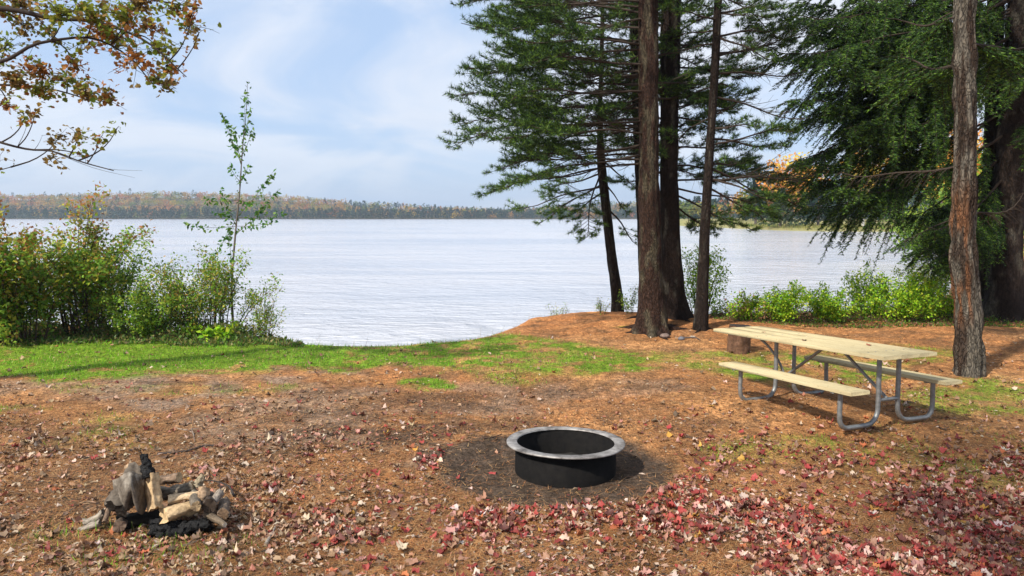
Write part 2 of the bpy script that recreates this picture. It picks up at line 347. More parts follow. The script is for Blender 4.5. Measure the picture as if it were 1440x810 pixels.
# ------------------------------------------------------------------ generators
def rand_dirs(n):
    v = rs.normal(size=(n, 3)); return nrm(v)
def perp(d, r=None):
    r = rand_dirs(len(d)) if r is None else r
    return nrm(np.cross(d, r))
def blades(g, base, d, Ln, W, col, side=None):
    n = len(base)
    if n == 0: return
    side = perp(d) if side is None else side
    Ln = np.broadcast_to(Ln, (n,))[:, None]; W = np.broadcast_to(W, (n,))[:, None]
    v = np.stack([base-side*W/2, base+side*W/2, base+d*Ln], 1).reshape(-1, 3)
    g.add(v, np.arange(3*n).reshape(-1, 3), np.repeat(np.broadcast_to(col, (n, 3)), 3, 0))
def leaves(g, base, d, Ln, W, col, up=None, fold=.15):
    n = len(base)
    if n == 0: return
    up = rand_dirs(n) if up is None else up
    side = nrm(np.cross(d, up)); nn = np.cross(side, d)
    Ln = np.broadcast_to(Ln, (n,))[:, None]; W = np.broadcast_to(W, (n,))[:, None]
    mid = base+d*Ln*.45
    v = np.stack([base, mid-side*W/2+nn*W*fold, base+d*Ln-nn*Ln*.08, mid+side*W/2+nn*W*fold], 1).reshape(-1, 3)
    g.add(v, np.arange(4*n).reshape(-1, 4), np.repeat(np.broadcast_to(col, (n, 3)), 4, 0))
_lobes = [(-.02, 0), (.02, .2), (.04, .38), (.17, .36), (.26, .52), (.44, .46), (.5, .32), (.68, .33), (.78, .17), (.97, 0)]
LS = np.array(_lobes+[(u, -v) for (u, v) in _lobes[1:-1][::-1]])   # outline of a maple leaf
def maple(g, base, d, up, size, col, curl=.25):
    n = len(base)
    if n == 0: return
    side = nrm(np.cross(d, up)); nn = np.cross(side, d); m = len(LS)
    size = np.broadcast_to(size, (n,))[:, None, None]
    cu = rs.uniform(-.55, .9, (n, 1, 1))*curl*2; cv = rs.uniform(-.6, .9, (n, 1, 1))*curl*1.6; cw = rs.uniform(-1, 1, (n, 1, 1))*curl*1.3
    u = LS[None, :, 0:1]; v = LS[None, :, 1:2]; jit = rs.normal(0, .035+.05*min(curl, 1), (n, m, 1))
    pts = base[:, None]+size*(d[:, None]*(u-.35)+side[:, None]*v*rs.uniform(.7, 1.05, (n, 1, 1))+nn[:, None]*(cu*(u-.4)**2+cv*v**2*1.4+cw*(u-.4)*v+jit))
    cen = base[:, None]+nn[:, None]*size*.0
    V = np.concatenate([cen, pts], 1).reshape(-1, 3)
    k = np.arange(m); tri = np.stack([np.zeros(m, int), 1+k, 1+(k+1) % m], -1)
    Fc = (tri[None]+(np.arange(n)*(m+1))[:, None, None]).reshape(-1, 3)
    g.add(V, Fc, np.repeat(np.broadcast_to(col, (n, 3)), m+1, 0))
def spline(pts, n):
    """resample a polyline smoothly; columns are interpolated together"""
    P = np.asarray(pts, float)
    if len(P) < 3:
        t = np.linspace(0, 1, n)[:, None]; return P[0]*(1-t)+P[-1]*t
    s = np.concatenate([[0], np.cumsum(np.linalg.norm(np.diff(P[:, :3], axis=0), axis=1))]); u = np.linspace(0, s[-1], n)
    T = np.gradient(P, s, axis=0); o = np.zeros((n, P.shape[1]))
    k = np.clip(np.searchsorted(s, u, side='right')-1, 0, len(P)-2); h = (s[k+1]-s[k])[:, None]; q = ((u-s[k])/(s[k+1]-s[k]))[:, None]
    return (2*q**3-3*q**2+1)*P[k]+(q**3-2*q**2+q)*h*T[k]+(-2*q**3+3*q**2)*P[k+1]+(q**3-q**2)*h*T[k+1]
def tube(g, pts, rad, seg=6, col=(1, 1, 1), cap=False, disp=None):
    P = np.asarray(pts, float); n = len(P); rad = np.broadcast_to(rad, (n,)).astype(float)
    T = nrm(np.gradient(P, axis=0)); ref = np.linalg.eigh(T.T@T)[1][:, 0]
    A = nrm(np.cross(T, ref)); B = np.cross(T, A)
    a = np.linspace(0, 2*math.pi, seg, endpoint=False)
    r = np.repeat(rad[:, None], seg, 1)
    if disp is not None: r = disp(r, np.arange(n)[:, None], a[None, :])
    V = P[:, None]+r[..., None]*(A[:, None]*np.cos(a)[None, :, None]+B[:, None]*np.sin(a)[None, :, None])
    i = np.arange(n-1)[:, None]*seg; j = np.arange(seg)[None]; j2 = (j+1) % seg
    Fq = np.stack([i+j, i+j2, i+seg+j2, i+seg+j], -1).reshape(-1, 4)
    c = np.asarray(col, float)
    if c.ndim == 2 and len(c) == n: c = np.repeat(c, seg, 0)
    g.add(V.reshape(-1, 3), Fq, c)
    if cap:
        cc2 = c if c.ndim == 1 else c[0]
        for e, s in ((0, -1), (n-1, 1)):
            ring = V[e]; ctr = P[e][None]
            fv = np.concatenate([ctr, ring]); k = np.arange(seg)
            tr = np.stack([np.zeros(seg, int), 1+k, 1+(k+1) % seg], -1)
            g.add(fv, tr[:, ::s], cc2)
def box(g, c, h, col=(1, 1, 1), rot=None, bev=.006):
    """bevelled box: centre c, half sizes h, rot = 3x3"""
    c = np.asarray(c, float); h = np.asarray(h, float)
    me = []
    for sx in (-1, 1):
        for sy in (-1, 1):
            for sz in (-1, 1):
                s = np.array([sx, sy, sz])
                for ax in range(3):
                    p = s*(h-bev); p[ax] = s[ax]*h[ax]; me.append(p)
    V = np.array(me); 
    if rot is not None: V = V@np.asarray(rot).T
    def vi(sx, sy, sz, ax): return ((sx > 0)*4+(sy > 0)*2+(sz > 0))*3+ax
    q = []; tr = []
    for ax in range(3):
        o1, o2 = [a for a in range(3) if a != ax]
        for s in (-1, 1):
            f = []
            for (a, b_) in ((-1, -1), (1, -1), (1, 1), (-1, 1)):
                k = [0, 0, 0]; k[ax] = s; k[o1] = a; k[o2] = b_; f.append(vi(*k, ax))
            q.append(f)
        for a in (-1, 1):
            for b_ in (-1, 1):
                k1 = [0, 0, 0]; k1[ax] = -1; k1[o1] = a; k1[o2] = b_; k2 = list(k1); k2[ax] = 1
                q.append([vi(*k1, o1), vi(*k2, o1), vi(*k2, o2), vi(*k1, o2)])
    for sx in (-1, 1):
        for sy in (-1, 1):
            for sz in (-1, 1): tr.append([vi(sx, sy, sz, 0), vi(sx, sy, sz, 1), vi(sx, sy, sz, 2)])
    n0 = g.n; g.add(V+c, q, col); g.n = n0
    g.f.append(np.array(tr)+n0); g.n = n0+len(V)
def palette(cols, n, j=.18, w=None):
    cols = np.array(cols, float); k = rs.choice(len(cols), n, p=w)
    return np.clip(cols[k]*rs.uniform(1-j, 1+j, (n, 1))*rs.uniform(.93, 1.07, (n, 3)), 0, 1)

def bark_trunk(g, pts, seg=30, step=.06, flare=.9, lobes=5, ridge=.07, col=(.1, .07, .055), lichen=.25, lcol=(.2, .2, .17), orange=0, seed=0, scar=0.):
    P = np.array(pts, float)           # columns x y z r
    Lt = np.linalg.norm(np.diff(P[:, :3], axis=0), axis=1).sum(); n = max(8, int(Lt/step)); S = spline(P, n)
    z0 = P[0, 2]; hh = S[:, 2]-z0; ph = rs.rand()*6
    def disp(r, i, a):
        h = hh[np.clip(i[:, 0], 0, n-1)][:, None]
        x = np.cos(a)*2.6+seed*7; y = np.sin(a)*2.6
        rg = np.abs(noise2(a*4.2+seed*5+.35*h, h*2.2, seed)-.5)*2+.6*np.abs(noise2(a*9+3, h*6, seed+3)-.5)
        fl = 1+flare*np.exp(-np.maximum(h, 0)/.20)*(.55+.45*np.cos(a*lobes+ph+1.3*np.sin(a*2+ph)))+.16*np.exp(-h/.9)
        return r*fl*(1+ridge*(rg-.5)*1.6+.05*(noise2(np.cos(a)*1.5+4, h*1.3+np.sin(a)*1.5, seed+9)-.5))
    n0 = len(g.c); tube(g, S[:, :3], S[:, 3], seg, disp=disp)
    a = np.linspace(0, 2*math.pi, seg, endpoint=False)[None, :]; h = hh[:, None]
    c = np.array(col)*np.ones((n, seg, 3))
    li = sstep(1-lichen-.12, 1-lichen+.05, fbm(a*2.2+seed, h*2.6, seed+20, 3)*1.25)
    c = colmix(c, np.array(lcol), li*.8)
    if orange: 
        o_ = sstep(.44, .56, fbm(a*2.6+1.7+seed, h*1.6, seed+33, 3))*orange*sstep(.75, 1.1, h)*sstep(3.2, 2.2, h)*sstep(-.2, .5, np.cos(a-scar))
        c = colmix(c, np.array([.17, .08, .04]), o_)
    g.c[n0] = c.reshape(-1, 3)
    return S
def root(g, p, az, ln, r, col):
    t_ = np.linspace(0, 1, 8); d = np.array([math.sin(az), math.cos(az)])
    w_ = rs.uniform(-.25, .25)
    x = p[0]+d[0]*ln*t_+w_*t_**2*d[1]; y = p[1]+d[1]*ln*t_-w_*t_**2*d[0]
    z = height(x, y)+r*(.9-1.9*t_)+.10*np.exp(-t_*6)
    tube(g, np.stack([x, y, z], 1), r*(1.25-.75*t_), 8, col)

# -- conifer boughs
def bough(gw, gl, S, E, r0=.022, style='pine', sag=.12, tuft=1.0, pal=None, wcol=(.05, .038, .03), spread=.5, start=.10, dead=False, inner=.24):
    S = np.asarray(S, float); E = np.asarray(E, float); D = E-S; Ln = np.linalg.norm(D); t_ = np.linspace(0, 1, 9)[:, None]
    side = nrm(np.cross(D, [0, 0, 1.])); wob = rs.normal(0, .025*Ln, 3)
    main = S+D*t_+np.array([0, 0, 1.])*(-4*sag*Ln*t_*(1-t_)*.5*(1 if style == 'hemlock' else -.2)) + side*(np.sin(t_*6+rs.rand()*6)*.045*Ln*t_)+np.array([0, 0, 1.])*(np.sin(t_*8+rs.rand()*6)*.035*Ln*t_)
    tube(gw, main, r0*(1-.85*t_[:, 0])+.003, 5, wcol)
    tp = []; td = []
    nt_ = int(Ln/.075) if style == 'pine' else int(Ln/.06)
    o1 = rs.rand()*40; fq = rs.uniform(2.2, 3.4)
    for i in range(nt_):
        u = start+(1-start)*((i+rs.rand())/nt_)
        k = u*8; a = int(min(k, 7)); p = main[a]*(1-(k-a))+main[a+1]*(k-a)
        ax = nrm(main[a+1]-main[a]); sg = 1 if i % 2 else -1
        sp = spread*Ln*(1.12-u)*rs.uniform(.45, 1)+.10
        sp *= min(1, (u-start+.12)/.3)
        dens = noise2(u*Ln*fq, o1, 7)+.3*u
        if not dead and dens < (.42 if style == 'pine' else .50): continue
        sp *= .55+.75*float(dens)
        if style == 'pine':
            dr = nrm(ax*rs.uniform(.55, 1.0)+side*sg*rs.uniform(.4, 1.0)+np.array([0, 0, rs.uniform(-.32, .42)]))
        else:
            dr = nrm(ax*rs.uniform(.5, .9)+side*sg*rs.uniform(.3, 1.0)+np.array([0, 0, rs.uniform(-.75, .05)]))
        q_ = np.linspace(0, 1, 4)[:, None]
        bend = np.array([0, 0, .12 if style == 'pine' else -.35])*sp
        tw = p+dr*sp*q_+bend*q_**2
        tube(gw, tw, .006*(1-.7*q_[:, 0])+.0015, 3, wcol)
        if dead or (style == 'pine' and u < inner+.12*rs.rand()): 
            for q in range(3): tube(gw, [tw[q], tw[q]+nrm(dr+rs.normal(0, .5, 3))*sp*rs.uniform(.2, .5)], [.003, .0012], 3, wcol)
            continue
        m = max(2, int(sp/(.045 if style == 'pine' else .043)))
        for j in range(m):
            v = (j+.6)/m; 
            if style == 'pine' and v < .34 and sp > .25: continue
            pp = p+dr*sp*v+bend*v*v; s2 = 1 if j % 2 else -1
            d2 = nrm(dr*rs.uniform(.5, 1)+np.cross(dr, [0, 0, 1.])*s2*rs.uniform(.2, .9)+np.array([0, 0, rs.uniform(-.1, .45) if style == 'pine' else rs.uniform(-.75, .0)]))
            l2 = (rs.uniform(.04, .17)*(1.15-v) if style == 'pine' else rs.uniform(.06, .2)*(1.2-v)+.03)
            nn_ = max(1, int(l2/.042)) if style == 'pine' else max(2, int(l2/.022))
            for q in range(nn_):
                tp.append(pp+d2*l2*(q+1)/nn_); td.append(d2)
    if dead or not tp: return
    tp = np.array(tp); td = np.array(td)
    if style == 'pine':
        nb = int(13*tuft)
        B_ = np.repeat(tp, nb, 0); Dv = nrm(np.repeat(td, nb, 0)*rs.uniform(.25, 1.2, (len(B_), 1))+rs.normal(0, .55, (len(B_), 3))+[0, 0, .12])
        clump = np.repeat(rs.uniform(.75, 1.25, (len(tp), 1)), nb, 0)
        c = palette(pal, len(B_), .2)*clump
        blades(gl, B_, Dv, rs.uniform(.075, .135, len(B_)), .011, np.clip(c, 0, 1))
    else:
        nb = max(2, int(3*tuft))
        B_ = np.repeat(tp, nb, 0); sdir = perp(np.repeat(td, nb, 0), np.tile([[0, 0, 1.]], (len(B_), 1)))
        sg = np.where(np.arange(len(B_)) % 2 == 0, 1, -1)[:, None]
        Dv = nrm(np.repeat(td, nb, 0)*rs.uniform(.4, .9, (len(B_), 1))+sdir*sg*rs.uniform(.5, 1, (len(B_), 1))+rs.normal(0, .18, (len(B_), 3)))
        clump = np.repeat(rs.uniform(.7, 1.3, (len(tp), 1)), nb, 0)
        c = palette(pal, len(B_), .2)*clump
        blades(gl, B_+rs.normal(0, .008, B_.shape), Dv, rs.uniform(.04, .075, len(B_)), .019, np.clip(c, 0, 1))
def on(S, z):
    """point on a resampled trunk at height z"""
    k = int(np.argmin(np.abs(S[:, 2]-z))); return S[k, :3]
def at_py(S, py):
    a, b_, c_ = proj(S[:, :3]); return S[int(np.argmin(np.abs(b_-py))), :3]
PINE = [(.03, .07, .015), (.055, .12, .018), (.02, .045, .014), (.03, .065, .02), (.16, .27, .03)]
PINE_B = [(.05, .11, .022), (.08, .17, .025), (.03, .065, .02), (.2, .32, .035)]
HEM = [(.022, .055, .012), (.04, .095, .014), (.014, .034, .012), (.11, .2, .02)]
def trunk_px(pts, depth, zb=None):
    o_ = []
    for i, q in enumerate(pts):
        d_ = depth if len(q) < 4 else q[3]
        p = U(q[0], q[1], d_); o_.append([*p, q[2]/F*d_/2])
    return np.array(o_)
def conifer(name, label, cat, base_px, pts, boughs, style='pine', pal=PINE, group=None, top=12.0, col=(.1, .07, .055), lichen=.2, orange=0, flare=.8, seed=0, roots=5, upper=16, rl=.6, seg=30, tuft=1.0, ridge=.07, upl=2.6, extra=0, lcol=(.09, .085, .07)):
    bp_ = GT(*base_px); dep = proj(bp_)[2]
    T = trunk_px(pts, dep); T[:, 1] = bp_[1]+(T[:, 1]-bp_[1])*0+(np.array([q[4] if len(q) > 4 else 0 for q in pts]))
    # keep the trunk in one vertical plane through its base: recompute x and z there
    for i, q in enumerate(pts):
        d1 = U(q[0], q[1], 1.0)-CAM; t__ = (T[i, 1]-CAM[1])/d1[1]; p = CAM+d1*t__; T[i, :3] = p
    first = np.array([[bp_[0], bp_[1], bp_[2]-.12, T[0, 3]*1.02]])
    T = np.concatenate([first, T[T[:, 2] > bp_[2]+.15]])
    last = T[-1]; dirv = nrm(T[-1, :3]-T[-2, :3]); ext = max(.5, top-last[2])
    T = np.concatenate([T, [[*(last[:3]+dirv*ext*.5), last[3]*.7], [*(last[:3]+dirv*ext), .03]]])
    th = thing(name, bp_, label, cat, group)
    gt = Geo(); S = bark_trunk(gt, T, seg=seg, col=col, lichen=lichen, lcol=lcol, orange=orange, flare=flare, seed=seed, ridge=ridge)
    for k in range(roots): root(gt, bp_, k*2*math.pi/max(roots, 1)+rs.uniform(-.4, .4), rl*rs.uniform(.6, 1.3), T[1, 3]*.28, np.array(col)*.9)
    gt.build('trunk', M['bark'], th, smooth=True)
    gw, gl = Geo(), Geo()
    for bgh in boughs:
        y0, ex, ey, dz = bgh[:4]; kw = bgh[4] if len(bgh) > 4 else {}
        s_ = at_py(S, y0); e_ = U(ex, ey+rs.uniform(-14, 10), dep+dz); bough(gw, gl, s_, e_, style=style, pal=pal, tuft=tuft, **kw)
    for k in range(extra):
        z = rs.uniform(3.4, 7.2); a = rs.uniform(-.25, math.pi+.25); ln = rs.uniform(.7, 2.2)
        s_ = on(S, z); bough(gw, gl, s_, s_+np.array([math.cos(a)*ln, math.sin(a)*ln, rs.uniform(-.5, .35)*ln]), r0=.014, style=style, pal=pal, tuft=tuft, inner=.12, start=.12)
    zt = max(last[2], 6.6)
    for k in range(upper):
        z = zt+(top-.6-zt)*(k+.5)/upper; a = k*2.4+seed; ln = upl*(1.05-.8*(z-zt)/(top-zt))
        s_ = on(S, z); e_ = s_+np.array([math.cos(a)*ln, math.sin(a)*ln, (.12 if style == 'pine' else -.18)*ln])
        bough(gw, gl, s_, e_, style=style, pal=pal, tuft=tuft*.6)
    if gw.n: gw.build('branches', M['bough'], th, smooth=True)
    if gl.n: gl.build('crown', M['needle'], th)
    return th, S

# ------------------------------------------------------------------ the pines by the water
K = dict
conifer('pine_tree', 'slim grey pine leaning left, standing leftmost of the lakeside pine group', 'pine tree', (868, 443),
        [(868, 425, 15), (860, 360, 13.5), (852, 290, 13), (846, 235, 12), (844, 160, 7), (846, 80, 6), (848, -10, 5)],
        [(262, 725, 288, 0), (258, 760, 305, -.6), (268, 800, 318, -.9), (292, 905, 345, .8, K(start=.45)), (235, 705, 268, .5), (245, 770, 262, 1.2), (255, 880, 300, -.6),
         (210, 740, 215, 1.2), (225, 900, 262, 1.0), (190, 770, 190, -1), (150, 740, 165, 1.5), (120, 930, 120, 1.2), (80, 760, 85, 1.3), (100, 800, 60, -1.), (235, 820, 325, -1.5, K(start=.4)), (40, 770, 20, 1.4), (30, 900, 10, 1)],
        extra=6, top=9.5, col=(.035, .025, .02), lichen=.16, seed=1, roots=4, rl=.35, flare=.7, upper=10, upl=1.8, seg=24, pal=PINE_B)
t2, S2 = conifer('pine_tree', 'thick straight pine with lichen spotted brown bark and wide roots, middle of the lakeside group', 'pine tree', (917, 461),
        [(917, 440, 36), (915, 400, 32), (913, 300, 29), (912, 200, 27), (912, 100, 26), (911, 0, 25)],
        [(40, 650, 28, .6), (70, 655, 95, -.3), (62, 700, 60, -1.0), (130, 640, 150, -.2), (120, 690, 125, .9), (165, 640, 205, .3), (170, 670, 190, -1.0), (205, 700, 235, .2), (215, 690, 258, -.8),
         (130, 720, 140, -1.2), (90, 740, 90, -1.4), (20, 700, -20, .4), (0, 650, 10, -.6), (25, 780, 45, -1.5), (190, 760, 180, -1.6), (180, 650, 170, .8), (150, 760, 160, 1.2, K(dead=True)), (100, 780, 120, 1., K(dead=True)),
         (110, 665, 110, .2), (10, 720, 10, .8), (225, 715, 215, .9), (80, 1000, 60, 1.4), (140, 1010, 150, 1.8), (230, 760, 250, 1.0, K(dead=True)), (200, 780, 230, -.3, K(dead=True))],
        extra=22, top=13, col=(.042, .024, .018), lichen=.26, lcol=(.09, .08, .055), seed=2, roots=7, rl=.8, flare=.95, upper=14, seg=48, ridge=.12)
conifer('pine_tree', 'dark narrow pine stem half hidden behind the left edge of the thickest pine', 'pine tree', (908, 446),
        [(908, 430, 18), (904, 300, 17), (899, 200, 16), (895, 100, 15), (893, 0, 14)],
        [(20, 680, 50, .8), (60, 690, 30, 1.4), (150, 700, 155, .9), (100, 700, 80, 1.2), (180, 715, 205, 1.1), (215, 740, 232, .8), (45, 980, 30, 1.2), (190, 1000, 180, 1.3), (245, 1000, 250, 1.4)],
        extra=10, top=11.5, col=(.022, .017, .015), lichen=.1, seed=3, roots=3, rl=.5, upper=10, seg=24)
conifer('pine_tree', 'broad dark pine trunk just right of the thickest pine, splayed at the foot', 'pine tree', (950, 446),
        [(948, 425, 31), (945, 380, 28), (942, 300, 25), (941, 200, 24), (942, 100, 25), (944, 0, 26)],
        [(15, 1010, 0, .6), (50, 1020, 20, -.8), (95, 1060, 110, .8), (60, 880, 40, -1.5), (160, 1020, 190, 1.0), (210, 1030, 205, .2), (235, 1050, 245, 1.4), (262, 1090, 300, .3, K(start=.35)),
         (270, 1060, 320, -.2, K(start=.35)), (285, 1000, 330, 1.1), (240, 870, 260, 1.6), (170, 880, 165, 1.5), (120, 1040, 95, 1.6), (30, 860, 15, -1.2), (130, 985, 140, -1.1), (255, 1075, 262, .8)],
        extra=20, ridge=.1, top=13, col=(.024, .016, .013), lichen=.14, seed=4, roots=6, rl=.7, flare=.85, upper=14)
conifer('pine_tree', 'slender pine on the right of the lakeside group, leaning right towards the top', 'pine tree', (985, 459),
        [(986, 445, 17), (988, 400, 15.5), (991, 330, 13.5), (997, 230, 12), (1004, 120, 11), (1010, 0, 10.5)],
        [(52, 1100, 40, .3), (50, 1085, 75, -.8), (75, 1110, 82, 1.0), (105, 1120, 118, .2, K(dead=True)), (135, 1125, 165, -.2, K(dead=True)), (195, 1100, 205, .4), (205, 1115, 178, -.4, K(start=.5)), (255, 1140, 262, .2, K(dead=True)),
         (160, 1060, 150, .8), (250, 1085, 285, -.6), (262, 1080, 322, .2), (20, 1090, 5, -.5), (0, 1090, -20, .5), (30, 960, 20, -1), (230, 1050, 235, 1.2), (80, 1120, 60, .8, K(dead=True)), (180, 1065, 180, -.8), (235, 1115, 300, .6, K(start=.5))],
        extra=10, top=11.5, col=(.024, .017, .014), lichen=.12, seed=5, roots=4, rl=.35, flare=.5, upper=10, seg=24, upl=2.0)

# ------------------------------------------------------------------ trees on the right
conifer('spruce_tree', 'rough flaky trunk with an orange scar, beside the right end of the picnic table', 'tree', (1362, 526),
        [(1362, 500, 31), (1361, 450, 31), (1358, 400, 32), (1354, 350, 30), (1356, 290, 29), (1358, 220, 27), (1357, 120, 26), (1357, 0, 25)],
        [(232, 1180, 238, .8, K(dead=True, r0=.016, spread=.14)), (300, 1440, 290, .8, K(dead=True, r0=.014, spread=.12)), (60, 1470, 50, .6), (20, 1250, 20, 1.0), (90, 1250, 75, 1.6)],
        style='hemlock', pal=HEM, top=11, col=(.05, .036, .028), lichen=.34, lcol=(.15, .14, .12), orange=1.0, seed=6, roots=4, rl=.25, flare=.45, upper=12, ridge=.24, seg=64)
HL = [(-10, 1120, 20), (10, 1140, 70), (40, 1150, 100), (60, 1105, 150), (90, 1110, 215), (110, 1160, 140), (125, 1150, 240), (150, 1090, 262), (165, 1130, 300), (180, 1180, 260), 
      (235, 1270, 300), (240, 1280, 345), (260, 1300, 330), (290, 1320, 375), (280, 1290, 362), (70, 1230, 120), (100, 1230, 170), (20, 1220, 60), (-20, 1200, 10), (200, 1310, 300), (-30, 1290, 30),
      (300, 1330, 340), (35, 1280, 90), (60, 1330, 130), (120, 1310, 180),
      (-25, 1160, 30), (-30, 1115, 5), (-15, 1108, 55), (5, 1125, 95), (-45, 1130, -20), (60, 1150, 130), (5, 1200, 40), (25, 1180, 85), (45, 1210, 130), (55, 1130, 170), (75, 1180, 190), (85, 1290, 150), (-10, 1240, 40), (30, 1320, 70), (15, 1300, 40), (-40, 1220, -10), (40, 1250, 105), (230, 1310, 315), (270, 1325, 350)]
rs2 = np.random.RandomState(3)
b1 = [(y0, ex, ey, float(rs2.uniform(-2.4, 1.2)), K(r0=.028, sag=.16, start=.14, spread=.5)) for (y0, ex, ey) in HL[::2]]
b2 = [(y0, ex, ey, float(rs2.uniform(-2.2, 1.0)), K(r0=.028, sag=.16, start=.14, spread=.5)) for (y0, ex, ey) in HL[1::2]]
b2 += [(40, 1500, 90, -1.5), (90, 1490, 160, -1), (10, 1480, 40, -2), (140, 1480, 190, -2.2), (60, 1440, 120, -2.6)]
conifer('hemlock_tree', 'dark narrow hemlock trunk tight against the left side of the widest trunk', 'hemlock tree', (1390, 446),
        [(1389, 425, 24), (1387, 380, 21), (1391, 300, 20), (1395, 200, 20), (1398, 100, 20), (1400, 0, 20)], b1, style='hemlock', pal=HEM, top=13, col=(.02, .015, .012), lichen=.1, seed=7, roots=4, rl=.6, upper=16, upl=3.2)
conifer('hemlock_tree', 'widest dark hemlock trunk with flared roots at the right edge of the clearing', 'hemlock tree', (1412, 449),
        [(1412, 430, 50), (1413, 400, 44), (1415, 340, 40), (1419, 260, 37), (1426, 160, 35), (1433, 60, 34), (1437, 0, 33)], b2, style='hemlock', pal=HEM, top=14, ridge=.09, col=(.026, .019, .016), lichen=.15, seed=8, roots=7, rl=1.0, flare=.95, upper=18, upl=3.4)

# ------------------------------------------------------------------ broadleaf plants
GRN = [(.16, .30, .03), (.24, .40, .035), (.10, .20, .025), (.36, .42, .045)]
LIME = [(.27, .54, .03), (.42, .64, .035), (.15, .34, .025), (.56, .66, .05)]
AUT = [(.2, .36, .04), (.34, .42, .05), (.12, .24, .03), (.36, .24, .05), (.24, .40, .04), (.52, .48, .06), (.14, .28, .03)]
def shrub(name, label, cat, px, py, w_px, h_px, nst=14, leaf=.055, pal=GRN, n=1600, dz=0, group=None, stemc=(.07, .05, .04), upright=.5, bare=.25, lean=0, top_pal=None, depth=.6, wts=None):
    b0 = GT(px, py); 
    if dz: b0 = np.array([b0[0]*(1+dz/b0[1]), b0[1]+dz, 0]); b0[2] = max(float(height(b0[0], b0[1])), WATER_Z-.1)
    dep = proj(b0)[2]; W = w_px/F*dep/2; H = h_px/F*dep; 
    th = thing(name, b0, label, cat, group); gs, gl = Geo(), Geo(); per = max(8, int(n*2.1)//(nst*5))
    for i in range(nst):
        a = rs.rand()*2*math.pi; rd = math.sqrt(rs.rand()); s_ = b0+np.array([math.cos(a)*W*.3*rd, math.sin(a)*W*.3*depth*rd, 0]); s_[2] = max(float(height(s_[0], s_[1])), WATER_Z)-.03
        hh = H*rs.uniform(.6, 1.0)*(1-.45*rd**2); e_ = b0+np.array([math.cos(a)*W*rd+lean*H, math.sin(a)*W*rd*depth, hh])
        mid = (s_+e_)/2+np.array([-math.cos(a)*W*.10, 0, H*.12])*upright
        main = spline([s_, mid, e_], 8); tube(gs, main, np.linspace(.013, .003, 8)*max(.5, H/2), 4, stemc)
        for j in range(5):
            u = bare+(1-bare)*(j+rs.rand())/5; k = u*7; q = int(min(k, 6)); p = main[q]*(1-(k-q))+main[q+1]*(k-q)
            d = nrm(rand_dirs(1)[0]*[1, 1, .5]+[0, 0, .55]+nrm(main[q+1]-main[q])*.3); ln = rs.uniform(.12, .32)*H*(1.1-u*.6)
            tw = np.array([p, p+d*ln*.5+[0, 0, ln*.05], p+d*ln]); tube(gs, tw, [.004, .003, .0015], 3, stemc)
            v = rs.rand(per)**.7; lp = p+np.outer(v*ln, d)+rs.normal(0, .03+.045*H*.5, (per, 3)); ld = nrm(rand_dirs(per)*.9+d*.7+[0, 0, -.15])
            pl = palette(pal, per, .25, wts)
            if top_pal is not None:
                tt = (lp[:, 2]-b0[2])/H+rs.normal(0, .12, per); pl = np.where((tt > .72)[:, None], palette(top_pal, per, .25), pl)
            leaves(gl, lp, ld, leaf*rs.uniform(.7, 1.4, per), leaf*rs.uniform(.5, .8, per), pl*rs.uniform(.7, 1.2), up=nrm(rand_dirs(per)*.8+[0, 0, 1]))
    gs.build('stems', M['bough'], th, smooth=True); gl.build('leaves', M['leaf'], th)
    return th
RED = [(.36, .15, .06), (.42, .22, .07), (.26, .28, .05), (.36, .34, .05)]
# left bank
shrub('shrub', 'big rounded shrub of yellow green leaves at the left edge of the photo', 'shrub', 25, 482, 240, 205, 26, .085, AUT, 5200, upright=1, bare=.08, group='shrubs on the left bank', top_pal=RED)
shrub('shrub', 'tall airy shrub with rust tinged top leaves, second from the left edge above the grass', 'shrub', 120, 478, 190, 205, 24, .075, AUT, 3600, dz=.5, upright=1, bare=.12, group='shrubs on the left bank', top_pal=RED)
shrub('shrub', 'low dark green shrub between the rusty topped shrub and the bare stemmed shrub', 'shrub', 205, 478, 150, 95, 18, .055, GRN, 2200, upright=.6, bare=.05, group='shrubs on the left bank')
shrub('shrub', 'loose olive shrub with many bare dark stems around the foot of the young sapling', 'shrub', 300, 476, 185, 145, 34, .055, AUT, 3800, upright=.5, bare=.3, group='shrubs on the left bank')
shrub('shrub', 'small thin olive shrub nearest the open water on the left bank', 'shrub', 372, 478, 75, 80, 12, .04, AUT, 800, upright=.5, bare=.1, group='shrubs on the left bank')
shrub('leafy_plant', 'flat clump of broad bright green leaves on the lawn edge below the bare stemmed shrub', 'plant', 300, 478, 100, 24, 10, .11, LIME, 300, upright=.2, bare=.1)
shrub('shrub', 'wide spreading green shrub behind the tall airy shrub on the left bank', 'shrub', 165, 476, 150, 150, 18, .07, GRN, 2000, dz=1.2, upright=1, bare=.1, group='shrubs on the left bank')
